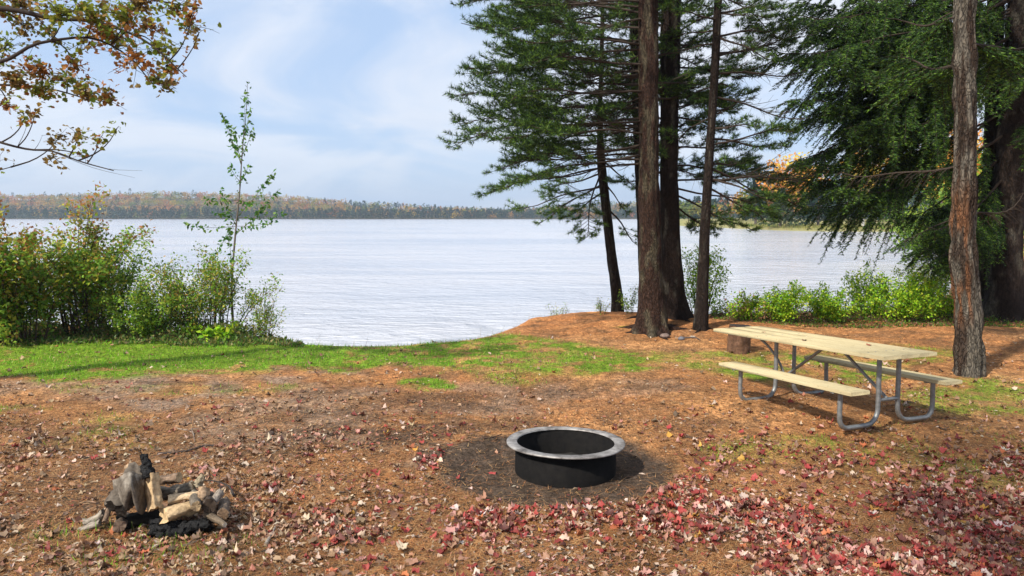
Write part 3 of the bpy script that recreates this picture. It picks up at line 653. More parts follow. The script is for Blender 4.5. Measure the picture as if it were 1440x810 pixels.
# right bank, left to right
RB = [(985, 452, 70, 125, 14, 1500, 1.4, 'tall thin shrub with lime leaves seen between the two right pine trunks', 0),
      (1045, 454, 80, 42, 12, 900, .6, 'low sparse shrub with pinkish tips directly behind the far end of the table top', 1),
      (1100, 455, 95, 62, 18, 1700, .3, 'leafy green shrub behind the table with wispy upright shoots', 0),
      (1165, 455, 95, 58, 18, 1800, .3, 'dense low green shrub in the middle of the bank hedge behind the table', 0),
      (1215, 455, 80, 92, 18, 1800, .5, 'highest green shrub of the bank hedge, its tip against the lake', 0),
      (1275, 456, 110, 78, 20, 2300, .4, 'bushy shrub with a few reddened leaves low on its right side', 0),
      (1322, 455, 90, 70, 16, 1500, .5, 'green shrub just left of the flaky trunk', 0),
      (1300, 440, 90, 88, 16, 1500, 2.0, 'yellow lime shrub hanging over the water behind the bank hedge', 2),
      (1455, 440, 70, 110, 12, 900, 1.5, 'bright lime shrub behind the widest trunk at the right edge', 2),
      (1375, 440, 50, 120, 12, 900, 2.5, 'lime shrub seen in the gap between the flaky trunk and the dark narrow trunk', 2)]
YL = [(.42, .55, .05), (.58, .6, .07), (.28, .46, .05)]
for (px, py, w_, h_, ns, n_, dz, lb, kd) in RB:
    shrub('shrub', lb, 'shrub', px, py, w_, h_, ns, .055, (LIME, LIME+[(.45, .22, .16)], YL)[kd], n_, dz=dz, upright=.6, bare=.08, group='shrubs along the right bank', wts=None)
shrub('weed', 'sparse dark weed on the bank corner where the lawn meets the needle mound', 'plant', 733, 452, 42, 40, 8, .035, AUT, 260, upright=.3, group='weeds on the bank edge')
shrub('weed', 'thin pale weed on the bank edge right of the corner weed', 'plant', 783, 446, 50, 34, 8, .03, AUT, 160, dz=.2, upright=.3, group='weeds on the bank edge')
shrub('weed', 'small wispy weed at the left foot of the slim grey pine', 'plant', 845, 445, 30, 26, 6, .03, AUT, 140, dz=.2, group='weeds on the bank edge')
shrub('weed', 'wispy green weed between the slim grey pine and the thickest pine', 'plant', 886, 445, 36, 42, 7, .04, GRN, 200, dz=.5, group='weeds on the bank edge')

# birch sapling
def sapling():
    b0 = GT(322, 474); b0 = b0+[0, .25, 0]; b0[2] = float(height(b0[0], b0[1])); dep = proj(b0)[2]
    th = thing('sapling', b0, 'young slender sapling with few small leaves rising above the left shrubs', 'sapling')
    gs, gl = Geo(), Geo()
    main = [b0-[0, 0, .1]]+[U(x, y, dep+dd) for (x, y, dd) in ((326, 400, 0), (331, 330, 0), (337, 270, .05), (341, 210, .05), (346, 160, 0), (348, 118, 0))]
    S = spline(main, 30); tube(gs, S, np.linspace(.028, .004, 30), 7, (.13, .11, .09), disp=lambda r, i, a: r*(1+.1*np.sin(i*1.7+a*2)))
    tw = [(320, 305, 160, 290), (310, 265, 315, 150), (300, 300, 290, 290), (300, 360, 305, 258), (385, 240, 300, 255), (392, 265, 330, 280), (395, 300, 300, 300), (345, 130, 200, 190), (312, 158, 235, 200),
          (330, 180, 230, 230), (356, 178, 215, 220), (375, 285, 280, 280), (262, 315, 322, 318), (285, 280, 285, 275), (352, 150, 190, 185), (322, 230, 260, 250), (350, 230, 255, 250), (385, 310, 315, 310), (318, 170, 225, 215)]
    for (ex, ey, sy, _) in tw:
        s_ = S[int(np.argmin(np.abs(proj(S)[1]-sy)))] if ex != 320 else S[8]
        e_ = U(ex, ey, dep+rs.uniform(-.5, .5)); m = (s_+e_)/2+[0, 0, -.05]
        B = spline([s_, m, e_], 8); tube(gs, B, np.linspace(.007, .0015, 8), 3, (.1, .08, .06))
        n_ = int(np.linalg.norm(e_-s_)*34)+5; v = rs.rand(n_)**.6*7; q = np.minimum(v.astype(int), 6); fr = (v-q)[:, None]; lp = B[q]*(1-fr)+B[q+1]*fr+rs.normal(0, .025, (n_, 3))
        leaves(gl, lp, nrm(rand_dirs(n_)+[0, 0, -.5]), rs.uniform(.07, .12, n_), rs.uniform(.04, .065, n_), palette([(.05, .15, .03), (.07, .19, .03), (.16, .28, .03)], n_))
    q = rs.randint(12, 30, 60); lp = S[q]+rs.normal(0, .04, (60, 3)); leaves(gl, lp, nrm(rand_dirs(60)+[0, 0, -.4]), .07, .035, palette([(.04, .10, .03), (.06, .13, .03)], 60))
    gs.build('trunk', M['bough'], th, smooth=True); gl.build('leaves', M['leaf'], th)
sapling()

# maple reaching in from the left
def maple_tree():
    D0 = 9.0; b0 = np.array([-9.2, 8.6, 0.]); b0[2] = float(height(b0[0], b0[1]))
    th = thing('maple_tree', b0, 'maple tree with rusty and olive leaves hanging in from the upper left corner', 'maple tree')
    gt, gw, gl = Geo(), Geo(), Geo()
    bark_trunk(gt, [[*b0-[0, 0, .1], .26], [-9.1, 8.6, 2, .22], [-8.9, 8.6, 5, .18], [-8.8, 8.5, 7.5, .12], [-8.7, 8.5, 9.5, .04]], col=(.12, .1, .08), lichen=.3, seed=12)
    gt.build('trunk', M['bark'], th, smooth=True)
    limbs = []
    def limb(z0, pts, r0):
        P = [np.array([-9.0, 8.6, z0])]+[U(x, y, D0+d) for (x, y, d) in pts]; S = spline(P, 40); tube(gw, S, np.linspace(r0, .006, 40), 7, (.05, .04, .035)); limbs.append(S)
    limb(3.6, [(-40, 10, 0), (20, 14, 0), (70, 25, .1), (130, 30, .2), (200, 55, .4), (262, 108, .5)], .07)
    limb(3.2, [(-40, 95, -.3), (10, 84, -.3), (50, 62, -.3), (75, 57, -.2), (135, 55, 0), (175, 75, .2), (215, 118, .3)], .05)
    limb(2.9, [(-30, 190, .3), (0, 200, .3), (40, 210, .3), (75, 213, .3), (110, 226, .4), (160, 240, .5)], .035)
    limb(3.0, [(-40, 120, .8), (20, 120, .8), (70, 125, .9), (140, 145, 1.0)], .04)
    limb(4.0, [(-40, -40, .5), (60, -30, .5), (160, -10, .6), (285, 12, .8)], .06)
    limb(3.0, [(-60, 262, .6), (-20, 245, .6), (15, 235, .6)], .02)
    cl = [(250, 15, 30, .9), (215, 45, 38, .9), (180, 20, 40, 1), (130, 18, 36, 1.1), (90, 12, 36, 1), (35, 5, 40, 1.1), (150, 45, 34, 1), (195, 80, 30, .9), (228, 70, 26, .8), (240, 100, 24, .6), (120, 60, 30, .5), (60, 95, 30, .9), (25, 110, 34, 1), (95, 110, 28, .7),
          (60, 130, 26, .8), (120, 132, 28, .9), (150, 138, 22, .7), (10, 60, 26, .6), (108, 92, 16, .6), (80, 55, 24, .4), (15, 150, 22, .4), (50, 155, 18, .3), (110, 188, 20, .45), (85, 190, 16, .35), (140, 195, 18, .3), (165, 180, 8, .2), (75, 222, 18, .3), (120, 215, 18, .25), (45, 40, 26, .6),
          (275, 8, 14, .4), (280, 45, 8, .2), (268, 30, 18, .4), (170, 60, 28, .7), (0, 20, 30, .9), (-30, 80, 40, .9), (-30, 130, 40, .7), (205, -10, 50, 1), (100, -20, 60, 1), (0, 222, 18, .4), (235, 120, 14, .4), (225, 110, 18, .5), (-10, 245, 12, .3), (35, 165, 14, .2)]
    pals = {'g': [(.15, .21, .025), (.22, .26, .03), (.28, .28, .035)], 'r': [(.38, .15, .04), (.44, .2, .05), (.28, .12, .035)], 'b': [(.22, .14, .04), (.3, .2, .05), (.15, .11, .03)]}
    allL = np.concatenate(limbs)
    for (cx, cy, rad, w_) in cl:
        c = U(cx, cy, D0+rs.uniform(-.6, 1.0)); dd_ = np.linalg.norm(allL-c, axis=1); s_ = allL[int(np.argmin(dd_+np.where(dd_ < .12, .3, 0)+1.6*np.maximum(0, allL[:, 0]-c[0]+.55*dd_)))]
        rw = rad/F*D0
        dd_ = np.linalg.norm(c-s_); tube(gw, spline([s_, s_+(c-s_)*[.45, .45, .2]+[0, 0, .02], s_+(c-s_)*[.8, .8, .62], c], 8), np.linspace(.011, .004, 8), 4, (.05, .04, .035))
        pk = rs.choice(['g', 'r', 'b'], p=[.42, .25, .33])
        nt_ = max(3, int(15*w_))
        for k in range(nt_):
            e_ = c+rs.normal(0, .62, 3)*rw*[1.25, 1.2, .75]; B = spline([s_*.25+c*.75, (c+e_)/2, e_], 5); tube(gw, B, np.linspace(.005, .0018, 5), 3, (.05, .04, .035))
            n_ = int(10*(.6+.6*w_)); v = rs.rand(n_)*4; q = np.minimum(v.astype(int), 3); fr = (v-q)[:, None]
            lp = B[q]*(1-fr)+B[q+1]*fr+rs.normal(0, .045, (n_, 3)); ld = nrm(rand_dirs(n_)*[1, 1, .5]+[.25, 0, -.35])
            pp = palette(pals[pk if rs.rand() < .65 else rs.choice(['g', 'r', 'b'])], n_, .25)
            maple(gl, lp, ld, nrm(rand_dirs(n_)*.9+[0, 0, .8]), rs.uniform(.04, .078, n_), pp, curl=.35)
    # bare twigs
    for (a, b_, c_, d_) in ((75, 213, 190, 250), (110, 226, 200, 240), (30, 195, 40, 165), (195, 80, 250, 130), (45, 210, 60, 190), (150, 70, 235, 118)):
        s0 = allL[int(np.argmin(np.linalg.norm(allL-U(a, b_, D0+.3), axis=1)))]
        tube(gw, spline([s0, U((a+c_)/2, (b_+d_)/2+5, D0+.35), U(c_, d_, D0+.4)], 7), np.linspace(.005, .0015, 7), 3, (.07, .06, .05))
    gw.build('branches', M['bough'], th, smooth=True); gl.build('leaves', M['leaf'], th)
maple_tree()

# ------------------------------------------------------------------ far shore
def far_z(x, y): 
    t_ = y-(700+40*np.sin(x/170))
    hill = np.interp(x, [-900, -520, -400, -300, -240, -180, -120, -80, 0, 60, 110, 200, 500], [19, 20, 22, 20, 17, 11.5, 8, 6, 2.5, 6, 11, 12, 14])
    return WATER_Z-.5+np.where(t_ > 0, np.minimum(t_*.06, 1.2)+hill*sstep(10, 170, t_), 0)
hx = np.arange(-1200, 1201, 20.); hy = np.arange(640, 1200, 12.); HX, HY = np.meshgrid(hx, hy); HZ = far_z(HX, HY)
M['hill'] = mat('wooded_hill', rough=1, ramp=(.05, [(.3, (.05, .06, .03)), (.7, (.14, .09, .04))]))
g = Geo(); idx = np.arange(HX.size).reshape(HX.shape)
g.add(np.stack([HX, HY, HZ+.8], -1).reshape(-1, 3), np.stack([idx[:-1, :-1], idx[:-1, 1:], idx[1:, 1:], idx[1:, :-1]], -1).reshape(-1, 4))
tag(g.build('hill', M['hill'], smooth=True), kind='structure')
def crown(g, c, w_, h_, n, col, kind, s=1.0):
    if kind == 'con':
        u = rs.rand(n)**.8; a = rs.rand(n)*6.28; r_ = w_*.5*(1-u)*(.45+.6*rs.rand(n))*(1+.35*np.sin(u*26)); p = np.stack([r_*np.cos(a), r_*np.sin(a), u*h_], 1)
        d = nrm(np.stack([np.cos(a), np.sin(a), np.full(n, -.25)], 1)+rs.normal(0, .3, (n, 3)))
    else:
        p = rand_dirs(n)*(.55+.45*rs.rand(n, 1))*[w_*.5, w_*.5, h_*.42]+[0, 0, h_*.58]
        lob = rand_dirs(6)*[w_*.3, w_*.3, h_*.22]; p = p*.72+lob[rs.randint(0, 6, n)]+[0, 0, h_*.16]; d = rand_dirs(n)
    leaves(g, c+p, d, s*rs.uniform(.6, 1.3, n), s*rs.uniform(.5, 1., n), np.clip(np.asarray(col)*rs.uniform(.75, 1.25, (n, 1)), 0, 1), fold=.3)
g = Geo(); FC = [(.02, .055, .035), (.03, .075, .04), (.014, .04, .03)]; FD = [(.50, .27, .05), (.44, .23, .05), (.50, .34, .05), (.30, .28, .04), (.16, .22, .04), (.46, .17, .05)]
for row, (dy, cnt) in enumerate(((3, 520), (10, 430), (30, 380), (60, 360), (95, 340), (130, 330), (165, 340))):
    for k in range(cnt):
        x = -640+1180*(k+rs.rand())/cnt; y = 700+40*math.sin(x/170)+dy+rs.uniform(-4, 4); z = float(far_z(x, y))
        con = rs.rand() < (.92 if row < 3 else (.10 if x < -180 else .50)); px_ = proj([x, y, z])[0]
        if con: crown(g, np.array([x, y, z]), rs.uniform(4, 6), rs.uniform(6.5, np.interp(x, [-300, -150], [12, 9.5])), 60, FC[rs.randint(3)], 'con', 1.25)
        else: crown(g, np.array([x, y, z]), rs.uniform(7, 10), rs.uniform(6, 8.5), 60, FD[rs.randint(6)], 'dec', 1.35)
tag(g.build('far_woods', M['leaf']), 'distant autumn woods of dark conifers and rusty crowns along the far side of the lake', 'woods', kind='stuff')

# nearer bank on the right, about 150 m away
def bank_z(x, y):
    e = np.interp(x, [20, 50, 51, 53, 55, 58, 64, 110, 300], [900, 900, 300, 240, 190, 158, 148, 142, 140])
    sd_ = x-.212*y
    return WATER_Z-.4+(.95*sstep(-2, 3, y-e)+1.2*sstep(25, 70, y-e))*sstep(-1.5, 2.5, sd_)
bx_, by_ = np.meshgrid(np.arange(20, 301, 2.), np.arange(130, 420, 3.)); bz_ = bank_z(bx_, by_)
M['marsh'] = mat('marsh_grass_bank', rough=1, ramp=(.2, [(.3, (.16, .17, .05)), (.55, (.26, .24, .09)), (.75, (.2, .15, .08))]))
g = Geo(); idx = np.arange(bx_.size).reshape(bx_.shape)
g.add(np.stack([bx_, by_, bz_], -1).reshape(-1, 3), np.stack([idx[:-1, :-1], idx[:-1, 1:], idx[1:, 1:], idx[1:, :-1]], -1).reshape(-1, 4))
tag(g.build('far_bank', M['marsh'], smooth=True), kind='structure')
g = Geo(); n_ = 26000
x = rs.uniform(46, 130, n_); y = rs.uniform(138, 185, n_); z = bank_z(x, y); k = z > WATER_Z+.1
bp3 = np.stack([x, y, z], 1)[k]; blades(g, bp3, nrm(rs.normal(0, .2, bp3.shape)+[0, 0, 1]), rs.uniform(.3, .9, len(bp3)), .12, palette([(.24, .25, .06), (.34, .3, .1), (.16, .2, .05)], len(bp3)))
tag(g.build('marsh_grass', M['grass']), 'low yellow green marsh grass along the bank across the bay', 'grass', kind='stuff')
g = Geo()
for k in range(330):
    px_ = rs.uniform(935, 1600); dep = rs.uniform(205, 330) if px_ > 1040 else rs.uniform(300, 420); p = U(px_, 318, dep); z = float(bank_z(p[0], p[1]))
    if z < WATER_Z+.2: z = WATER_Z+.2
    h_ = rs.uniform(.55, 1.0)*np.interp(px_, [935, 1000, 1060, 1160, 1600], [9, 11, 15, 22, 26]); p[2] = z
    if rs.rand() < .62: crown(g, p, rs.uniform(4, 6.5), h_, 150, FC[rs.randint(3)], 'con', 1.0)
    else: crown(g, p, rs.uniform(7, 10), h_*.85, 150, FD[rs.randint(6)], 'dec', 1.1)
tag(g.build('bay_woods', M['leaf']), 'mixed woods standing behind the marsh across the bay on the right', 'woods', kind='stuff')
def bay_tree(name, label, cat, px, dep, h_, w_, col, kind, tr=(.1, .08, .07), bare=.15, n=1500, near=False, s=.75):
    p = U(px, 322, dep); p[2] = float(max(height(p[0], p[1]), WATER_Z)) if near else float(bank_z(p[0], p[1])); th = thing(name, p, label, cat); gt, gc = Geo(), Geo()
    S = np.array([p-[0, 0, .3], p+[.1, 0, h_*.4], p+[.3, 0, h_*.8]]); tube(gt, spline(S, 8), np.linspace(.35, .08, 8), 8, tr); gt.build('trunk', M['bough'], th, smooth=True)
    for c_ in col:
        crown(gc, p+[0, 0, h_*bare], w_, h_*(1-bare), n//len(col), c_, kind, s)
    gc.build('crown', M['leaf'], th)
OR = [(.78, .34, .05), (.8, .44, .06), (.66, .25, .05)]; YE = [(.8, .58, .07), (.75, .42, .06), (.4, .42, .06)]
bay_tree('maple_tree', 'glowing orange maple across the bay, left most of the orange trees', 'maple tree', 1112, 168, 16, 13, OR+YE[:1], 'dec', bare=.3)
bay_tree('maple_tree', 'orange and yellow tree across the bay, behind the hanging hemlock boughs', 'maple tree', 1225, 172, 18.5, 13, YE+OR[:1], 'dec', bare=.3)
bay_tree('maple_tree', 'yellow and orange tree across the bay, just left of the flaky trunk', 'maple tree', 1322, 175, 18.5, 13, OR+YE, 'dec', bare=.35)
bay_tree('conifer_tree', 'dark conifer across the bay below the left most orange maple', 'conifer', 1150, 165, 9.5, 7, FC, 'con', bare=.08)
bay_tree('conifer_tree', 'green conifer with level boughs at the left end of the marsh bank', 'conifer', 1097, 163, 8.5, 7, [(.08, .12, .03), (.05, .08, .03)], 'con', bare=.08)
bay_tree('conifer_tree', 'thin grey pointed conifer rising left of the orange maple across the bay', 'conifer', 1062, 190, 15.5, 4.5, FC, 'con', bare=.1)
bay_tree('birch_tree', 'pale birch trunk standing on the marsh bank across the bay', 'birch tree', 1213, 160, 13, 6, YE+[(.2, .22, .05)], 'dec', tr=(.6, .58, .55), bare=.5, n=700)

LG = [(.2, .34, .04), (.34, .42, .05), (.12, .24, .03)]
bay_tree('young_tree', 'yellow green young tree seen between the flaky trunk and the dark narrow trunk', 'tree', 1378, 30, 4.6, 3.4, LG, 'dec', bare=.02, n=3200, near=True, s=.16)
bay_tree('young_tree', 'lime green young tree beyond the widest trunk at the right edge', 'tree', 1462, 27, 5.2, 3.4, LG, 'dec', bare=.02, n=3200, near=True, s=.16)
bay_tree('young_tree', 'low bright green tree across the cove just left of the flaky trunk', 'tree', 1328, 44, 4.2, 5, LG, 'dec', bare=.02, n=2600, near=True, s=.22)
bay_tree('conifer_tree', 'dark conifer on the right shore behind the widest trunk', 'conifer', 1425, 60, 13, 6, FC, 'con', bare=.05, n=2600, near=True, s=.4)
bay_tree('maple_tree', 'orange tree on the right shore seen above the lime shrubs behind the flaky trunk', 'maple tree', 1352, 85, 12, 9, YE+OR, 'dec', bare=.15, n=2600, near=True, s=.45)
bay_tree('maple_tree', 'golden tree on the right shore at the very edge of the photo', 'maple tree', 1490, 70, 12, 9, YE, 'dec', bare=.1, n=2400, near=True, s=.45)

# unseen maple added behind the viewpoint so its crown shades the right of the clearing
def shade_tree():
    b0 = np.array([-3.2, -3.8, 0.]); th = thing('maple_tree', b0, 'unseen leafy maple added behind the viewpoint whose crown shades the right of the clearing', 'maple tree'); gt, gw, gl = Geo(), Geo(), Geo()
    bark_trunk(gt, [[-3.2, -3.8, -.1, .3], [-3.1, -3.7, 3, .25], [-2.6, -3.2, 6, .2], [-1.8, -2.4, 8.5, .12], [-1.2, -1.8, 10.5, .05]], col=(.1, .085, .07), seed=14); gt.build('trunk', M['bark'], th, smooth=True)
    C_ = np.array([-.2, -1.4, 9.2])
    for k in range(70):
        e = C_+rand_dirs(1)[0]*[4.3, 3.2, 1.9]*rs.uniform(.35, 1)**.5; st_ = np.array([-2.4, -3.0, 6.5])+np.array([.9, .9, 2.6])*rs.rand()
        tube(gw, spline([st_, (st_+e)/2+[0, 0, .3], e], 6), np.linspace(.05, .008, 6), 5, (.05, .04, .035))
        n_ = 130; lp = e+rs.normal(0, .42, (n_, 3))*[1, 1, .5]; maple(gl, lp, nrm(rand_dirs(n_)*[1, 1, .4]), nrm(rand_dirs(n_)*.7+[0, 0, 1]), rs.uniform(.09, .15, n_), palette([(.3, .12, .04), (.2, .2, .03), (.12, .16, .03)], n_))
    gw.build('branches', M['bough'], th, smooth=True); gl.build('leaves', M['leaf'], th)
shade_tree()

# ------------------------------------------------------------------ picnic table
def picnic():
    yaw = -1.147; c = np.array([3.642, 8.252, 0.]); c[2] = float(height(c[0], c[1]))
    X = nrm(np.array([math.cos(yaw), math.sin(yaw), .03])); Y = nrm(np.cross([0, 0, 1.], X)+[0, 0, -.017]); Z = np.cross(X, Y)
    th = bpy.data.objects.new('picnic_table', None); COL.objects.link(th)
    tag(th, 'pale wooden picnic table with attached benches on bent grey steel pipe legs', 'picnic table')
    th.matrix_world = Matrix([[*[float(q) for q in (X[k], Y[k], Z[k])], float(c[k])] for k in range(3)]+[[0, 0, 0, 1]])
    th.scale = (1.043, 1.043, 1.043)
    def part(g, nm, m, parent=th, smooth=False):
        o = g.build(nm, m, None, smooth); o.parent = parent; return o
    # table top: planks laid side by side (one part), two benches
    g = Geo()
    for k in range(3): box(g, (-.277, (k-1)*.2512-.02, .741), (1.224, .1252, .019), bev=.0007)
    part(g, 'tabletop', M['plank'])
    for s in (-1, 1):
        g = Geo(); box(g, (0, s*.661, .424), (.927, .125, .019), bev=.003); part(g, 'seat', M['plank'])
    Rt = .024
    for sx in (-1, 1):
        x = sx*.695; fr = Geo()
        for s in (-1, 1):
            pts = [(x, s*.14, .705), (x, s*.14, .5), (x, s*.14, .22)]
            for q in np.linspace(0, math.pi/2, 7)[1:]: pts.append((x, s*(.14+.15*(1-math.cos(q))), .185-.15*math.sin(q)+.0))
            pts += [(x, s*.36, .032), (x, s*.5, .032)]
            for q in np.linspace(0, math.pi/2, 6)[1:]: pts.append((x, s*(.56+.101*math.sin(q)), .14-.108*math.cos(q)))
            pts += [(x, s*.661, .3), (x, s*.661, .394)]
            g = Geo(); P = np.array(pts); S = spline(P, 60); tube(g, S, Rt, 12, cap=True); part(g, 'leg', M['steel'], smooth=True)
            g = Geo(); box(g, (x, s*.661, .399), (.022, .115, .006), bev=.001); part(g, 'seat_bracket', M['steel'])
        g = Geo(); box(g, (x, 0, .712), (.022, .34, .009), bev=.001); part(g, 'top_bracket', M['steel'])
        tube(fr, [(x, -.14, .27), (x, .14, .27)], .02, 10, cap=True)
        part(fr, 'crosspiece', M['steel'], smooth=False)
        g = Geo(); tube(g, [(sx*.68, 0, .275), (sx*.08, 0, .715)], .017, 10, cap=True); part(g, 'brace', M['steel'], smooth=True)
    g = Geo(); tube(g, spline([(-1.08, -.1, .715), (-.90, -.07, .60), (-.74, -.04, .42), (-.70, 0, .28)], 14), .015, 10, cap=True); part(g, 'brace', M['steel'], smooth=True)
    # bolt heads on the planks
    for sx in (-1, 1):
        for y in (-.30, -.2, -.05, .05, .2, .30):
            g = Geo(); tube(g, [(sx*.695, y, .7595), (sx*.695, y, .763)], .008, 8, cap=True); part(g, 'bolt', M['steel'])
picnic()

def table_leaves():
    for (lx_, ly_, c_, lb) in ((-.95, -.1, (.42, .28, .17), 'tan fallen leaf lying near the far end of the picnic table top'), (.35, .12, (.34, .08, .05), 'red fallen leaf lying on the picnic table top near its near end'),
                               (-.2, -.22, (.2, .12, .07), 'brown curled leaf lying near the front edge of the picnic table top')):
        bpy.context.view_layer.update()
        M_ = bpy.data.objects['picnic_table'].matrix_world; p = np.array(M_ @ Vector((lx_, ly_, .764))); g = Geo()
        maple(g, p[None], np.array([[.8, .6, 0]]), np.array([[0, 0, 1.]]), .065, c_, curl=.5); tag(g.build('fallen_leaf', M['litter'], loc=p), lb, 'leaf')
table_leaves()

# ------------------------------------------------------------------ fire ring
def fire_ring():
    c = RING.copy(); c[2] = -.03; th = thing('fire_ring', c, 'round black iron fire ring with a worn grey flange on dark earth', 'fire pit'); th.rotation_euler = (R(-2.0), R(.6), 0)
    g = Geo(); sg = 72; a = np.linspace(0, 2*math.pi, sg, endpoint=False); H = .265
    prof = [(.462, -.12), (.462, H-.012), (.455, H-.012), (.448, -.12)]
    tilt = lambda P: P
    V = np.array([[c[0]+r*math.cos(q), c[1]+r*math.sin(q), c[2]+z] for (r, z) in prof for q in a]); m = len(prof)
    i = np.arange(m-1)[:, None]*sg; j = np.arange(sg)[None]; j2 = (j+1) % sg
    g.add(V, np.stack([i+j, i+j2, i+sg+j2, i+sg+j], -1).reshape(-1, 4)); g.build('wall', M['iron'], th, smooth=False)
    g = Geo(); prof = [(.446, H-.008), (.448, H+.0), (.452, H+.004), (.535, H+.004), (.543, H), (.543, H-.01), (.535, H-.013), (.4635, H-.013), (.446, H-.008)]
    V = np.array([[c[0]+r*math.cos(q), c[1]+r*math.sin(q), c[2]+z+.003*math.sin(3*q+1)*(r-.44)*10] for (r, z) in prof for q in a]); m = len(prof)
    i = np.arange(m-1)[:, None]*sg; g.add(V, np.stack([i+j, i+j2, i+sg+j2, i+sg+j], -1).reshape(-1, 4)); g.build('flange', M['rim'], th, smooth=True)
    g = Geo(); q_ = 24; xs = np.linspace(-.45, .45, q_); X, Y = np.meshgrid(xs, xs); r = np.hypot(X, Y); s_ = np.minimum(1, .447/np.maximum(r, .01)); X *= s_; Y *= s_
    Z = .02+(fbm(X*9+30, Y*9+30, 4, 3)-.5)*.05
    idx = np.arange(q_*q_).reshape(q_, q_); g.add(np.stack([c[0]+X, c[1]+Y, c[2]+Z], -1).reshape(-1, 3), np.stack([idx[:-1, :-1], idx[:-1, 1:], idx[1:, 1:], idx[1:, :-1]], -1).reshape(-1, 4))
    g.build('ash_bed', mat('ash', rough=1, ramp=(25, [(.3, (.008, .008, .007)), (.75, (.03, .028, .026))])), th, smooth=True)
fire_ring()

# ------------------------------------------------------------------ cut log behind the table
def logm(g, p0, p1, r0, r1, col, seg=26, n=16, rough=.22, wedge=None, seed=0, bend=0, jag=.14):
    """a noisy log; wedge=(a0,a1) keeps only that slice of its round section, as a split piece"""
    p0 = np.asarray(p0, float); p1 = np.asarray(p1, float); t_ = np.linspace(0, 1, n); P = p0+(p1-p0)*t_[:, None]
    T = nrm(p1-p0); ref = np.array([0, 0, 1.]) if abs(T[2]) < .8 else np.array([0, 1., 0]); A = nrm(np.cross(T, ref)); B = np.cross(T, A); P = P+B*(np.sin(t_*math.pi)*bend)[:, None]
    if wedge:
        a = np.concatenate([np.linspace(wedge[0], wedge[1], seg-2), [0, 0]]); rr_ = np.ones(seg); rr_[-1] = .03; rr_[-2] = .45; a[-2] = wedge[1]; a[-1] = (wedge[0]+wedge[1])/2
    else: a = np.linspace(0, 2*math.pi, seg, endpoint=False); rr_ = np.ones(seg)
    r = (r0+(r1-r0)*t_)[:, None]*rr_[None]*(1+rough*(fbm(a[None]*1.5+seed*3+np.zeros((n, 1)), t_[:, None]*5+seed, seed, 3)-.5)*2)
    V = P[:, None]+r[..., None]*(A*np.cos(a)[None, :, None]+B*np.sin(a)[None, :, None])
    i = np.arange(n-1)[:, None]*seg; j = np.arange(seg)[None]; j2 = (j+1) % seg
    sk = noise2(np.arange(seg)[None]*.83+seed*3.1+np.zeros((n, 1)), t_[:, None]*3.5+seed, seed)*.6+.4*noise2(np.arange(seg)[None]*2.1+seed, t_[:, None]*9, seed+2)
    V = V+(rs.rand(n, seg, 3)-.5)*r0*jag*(.35 if wedge else 1)
    if wedge: sk = .25+.55*noise2(np.arange(seg)[None]*1.3+seed+np.zeros((n, 1)), t_[:, None]*1.2, seed)+.12*rs.rand(n, seg)
    g.add(V.reshape(-1, 3), np.stack([i+j, i+j2, i+seg+j2, i+seg+j], -1).reshape(-1, 4), (np.asarray(col)*(.35+1.3*sk)[..., None]).reshape(-1, 3))
    q_ = min(jag*3, .5); V[0] += (rs.rand(seg, 1)-.5)*r0*q_*T; V[-1] += (rs.rand(seg, 1)-.5)*r0*q_*T; g.v[-1] = V.reshape(-1, 3)
    return V[0], V[-1]
def capg(g, ring, col, out_=.0, nrmv=None):
    c = ring.mean(0)[None]+(np.asarray(nrmv)*out_ if nrmv is not None else 0); k = np.arange(len(ring)); g.add(np.concatenate([c, ring]), np.stack([np.zeros(len(ring), int), 1+k, 1+(k+1) % len(ring)], -1), col)
def log_thing(name, label, cat, p0, p1, r0, r1, col, ecol, m='wood', group=None, **kw):
    p0 = np.asarray(p0, float); p1 = np.asarray(p1, float)
    th = thing(name, (p0+p1)/2, label, cat, group); g = Geo(); a, b_ = logm(g, p0, p1, r0, r1, col, **kw); g.build('bark' if not kw.get('wedge') else 'split_side', M[m], th, smooth=not kw.get('wedge'))
    for rg in (a, b_):
        e = Geo(); capg(e, rg, ecol); e.build('cut_end', M[m], th)
    return th
WG = (.16, .135, .105); PALE = (.46, .33, .19); DK = (.06, .045, .035)
st = GT(1038, 494); log_thing('cut_log', 'short upright cut log with reddish brown sides behind the far end of the picnic table', 'log', st-[0, 0, .05], st+[.02, 0, .44], .19, .18, (.12, .065, .04), (.04, .033, .03), seed=5, rough=.10, seg=26, jag=.015)

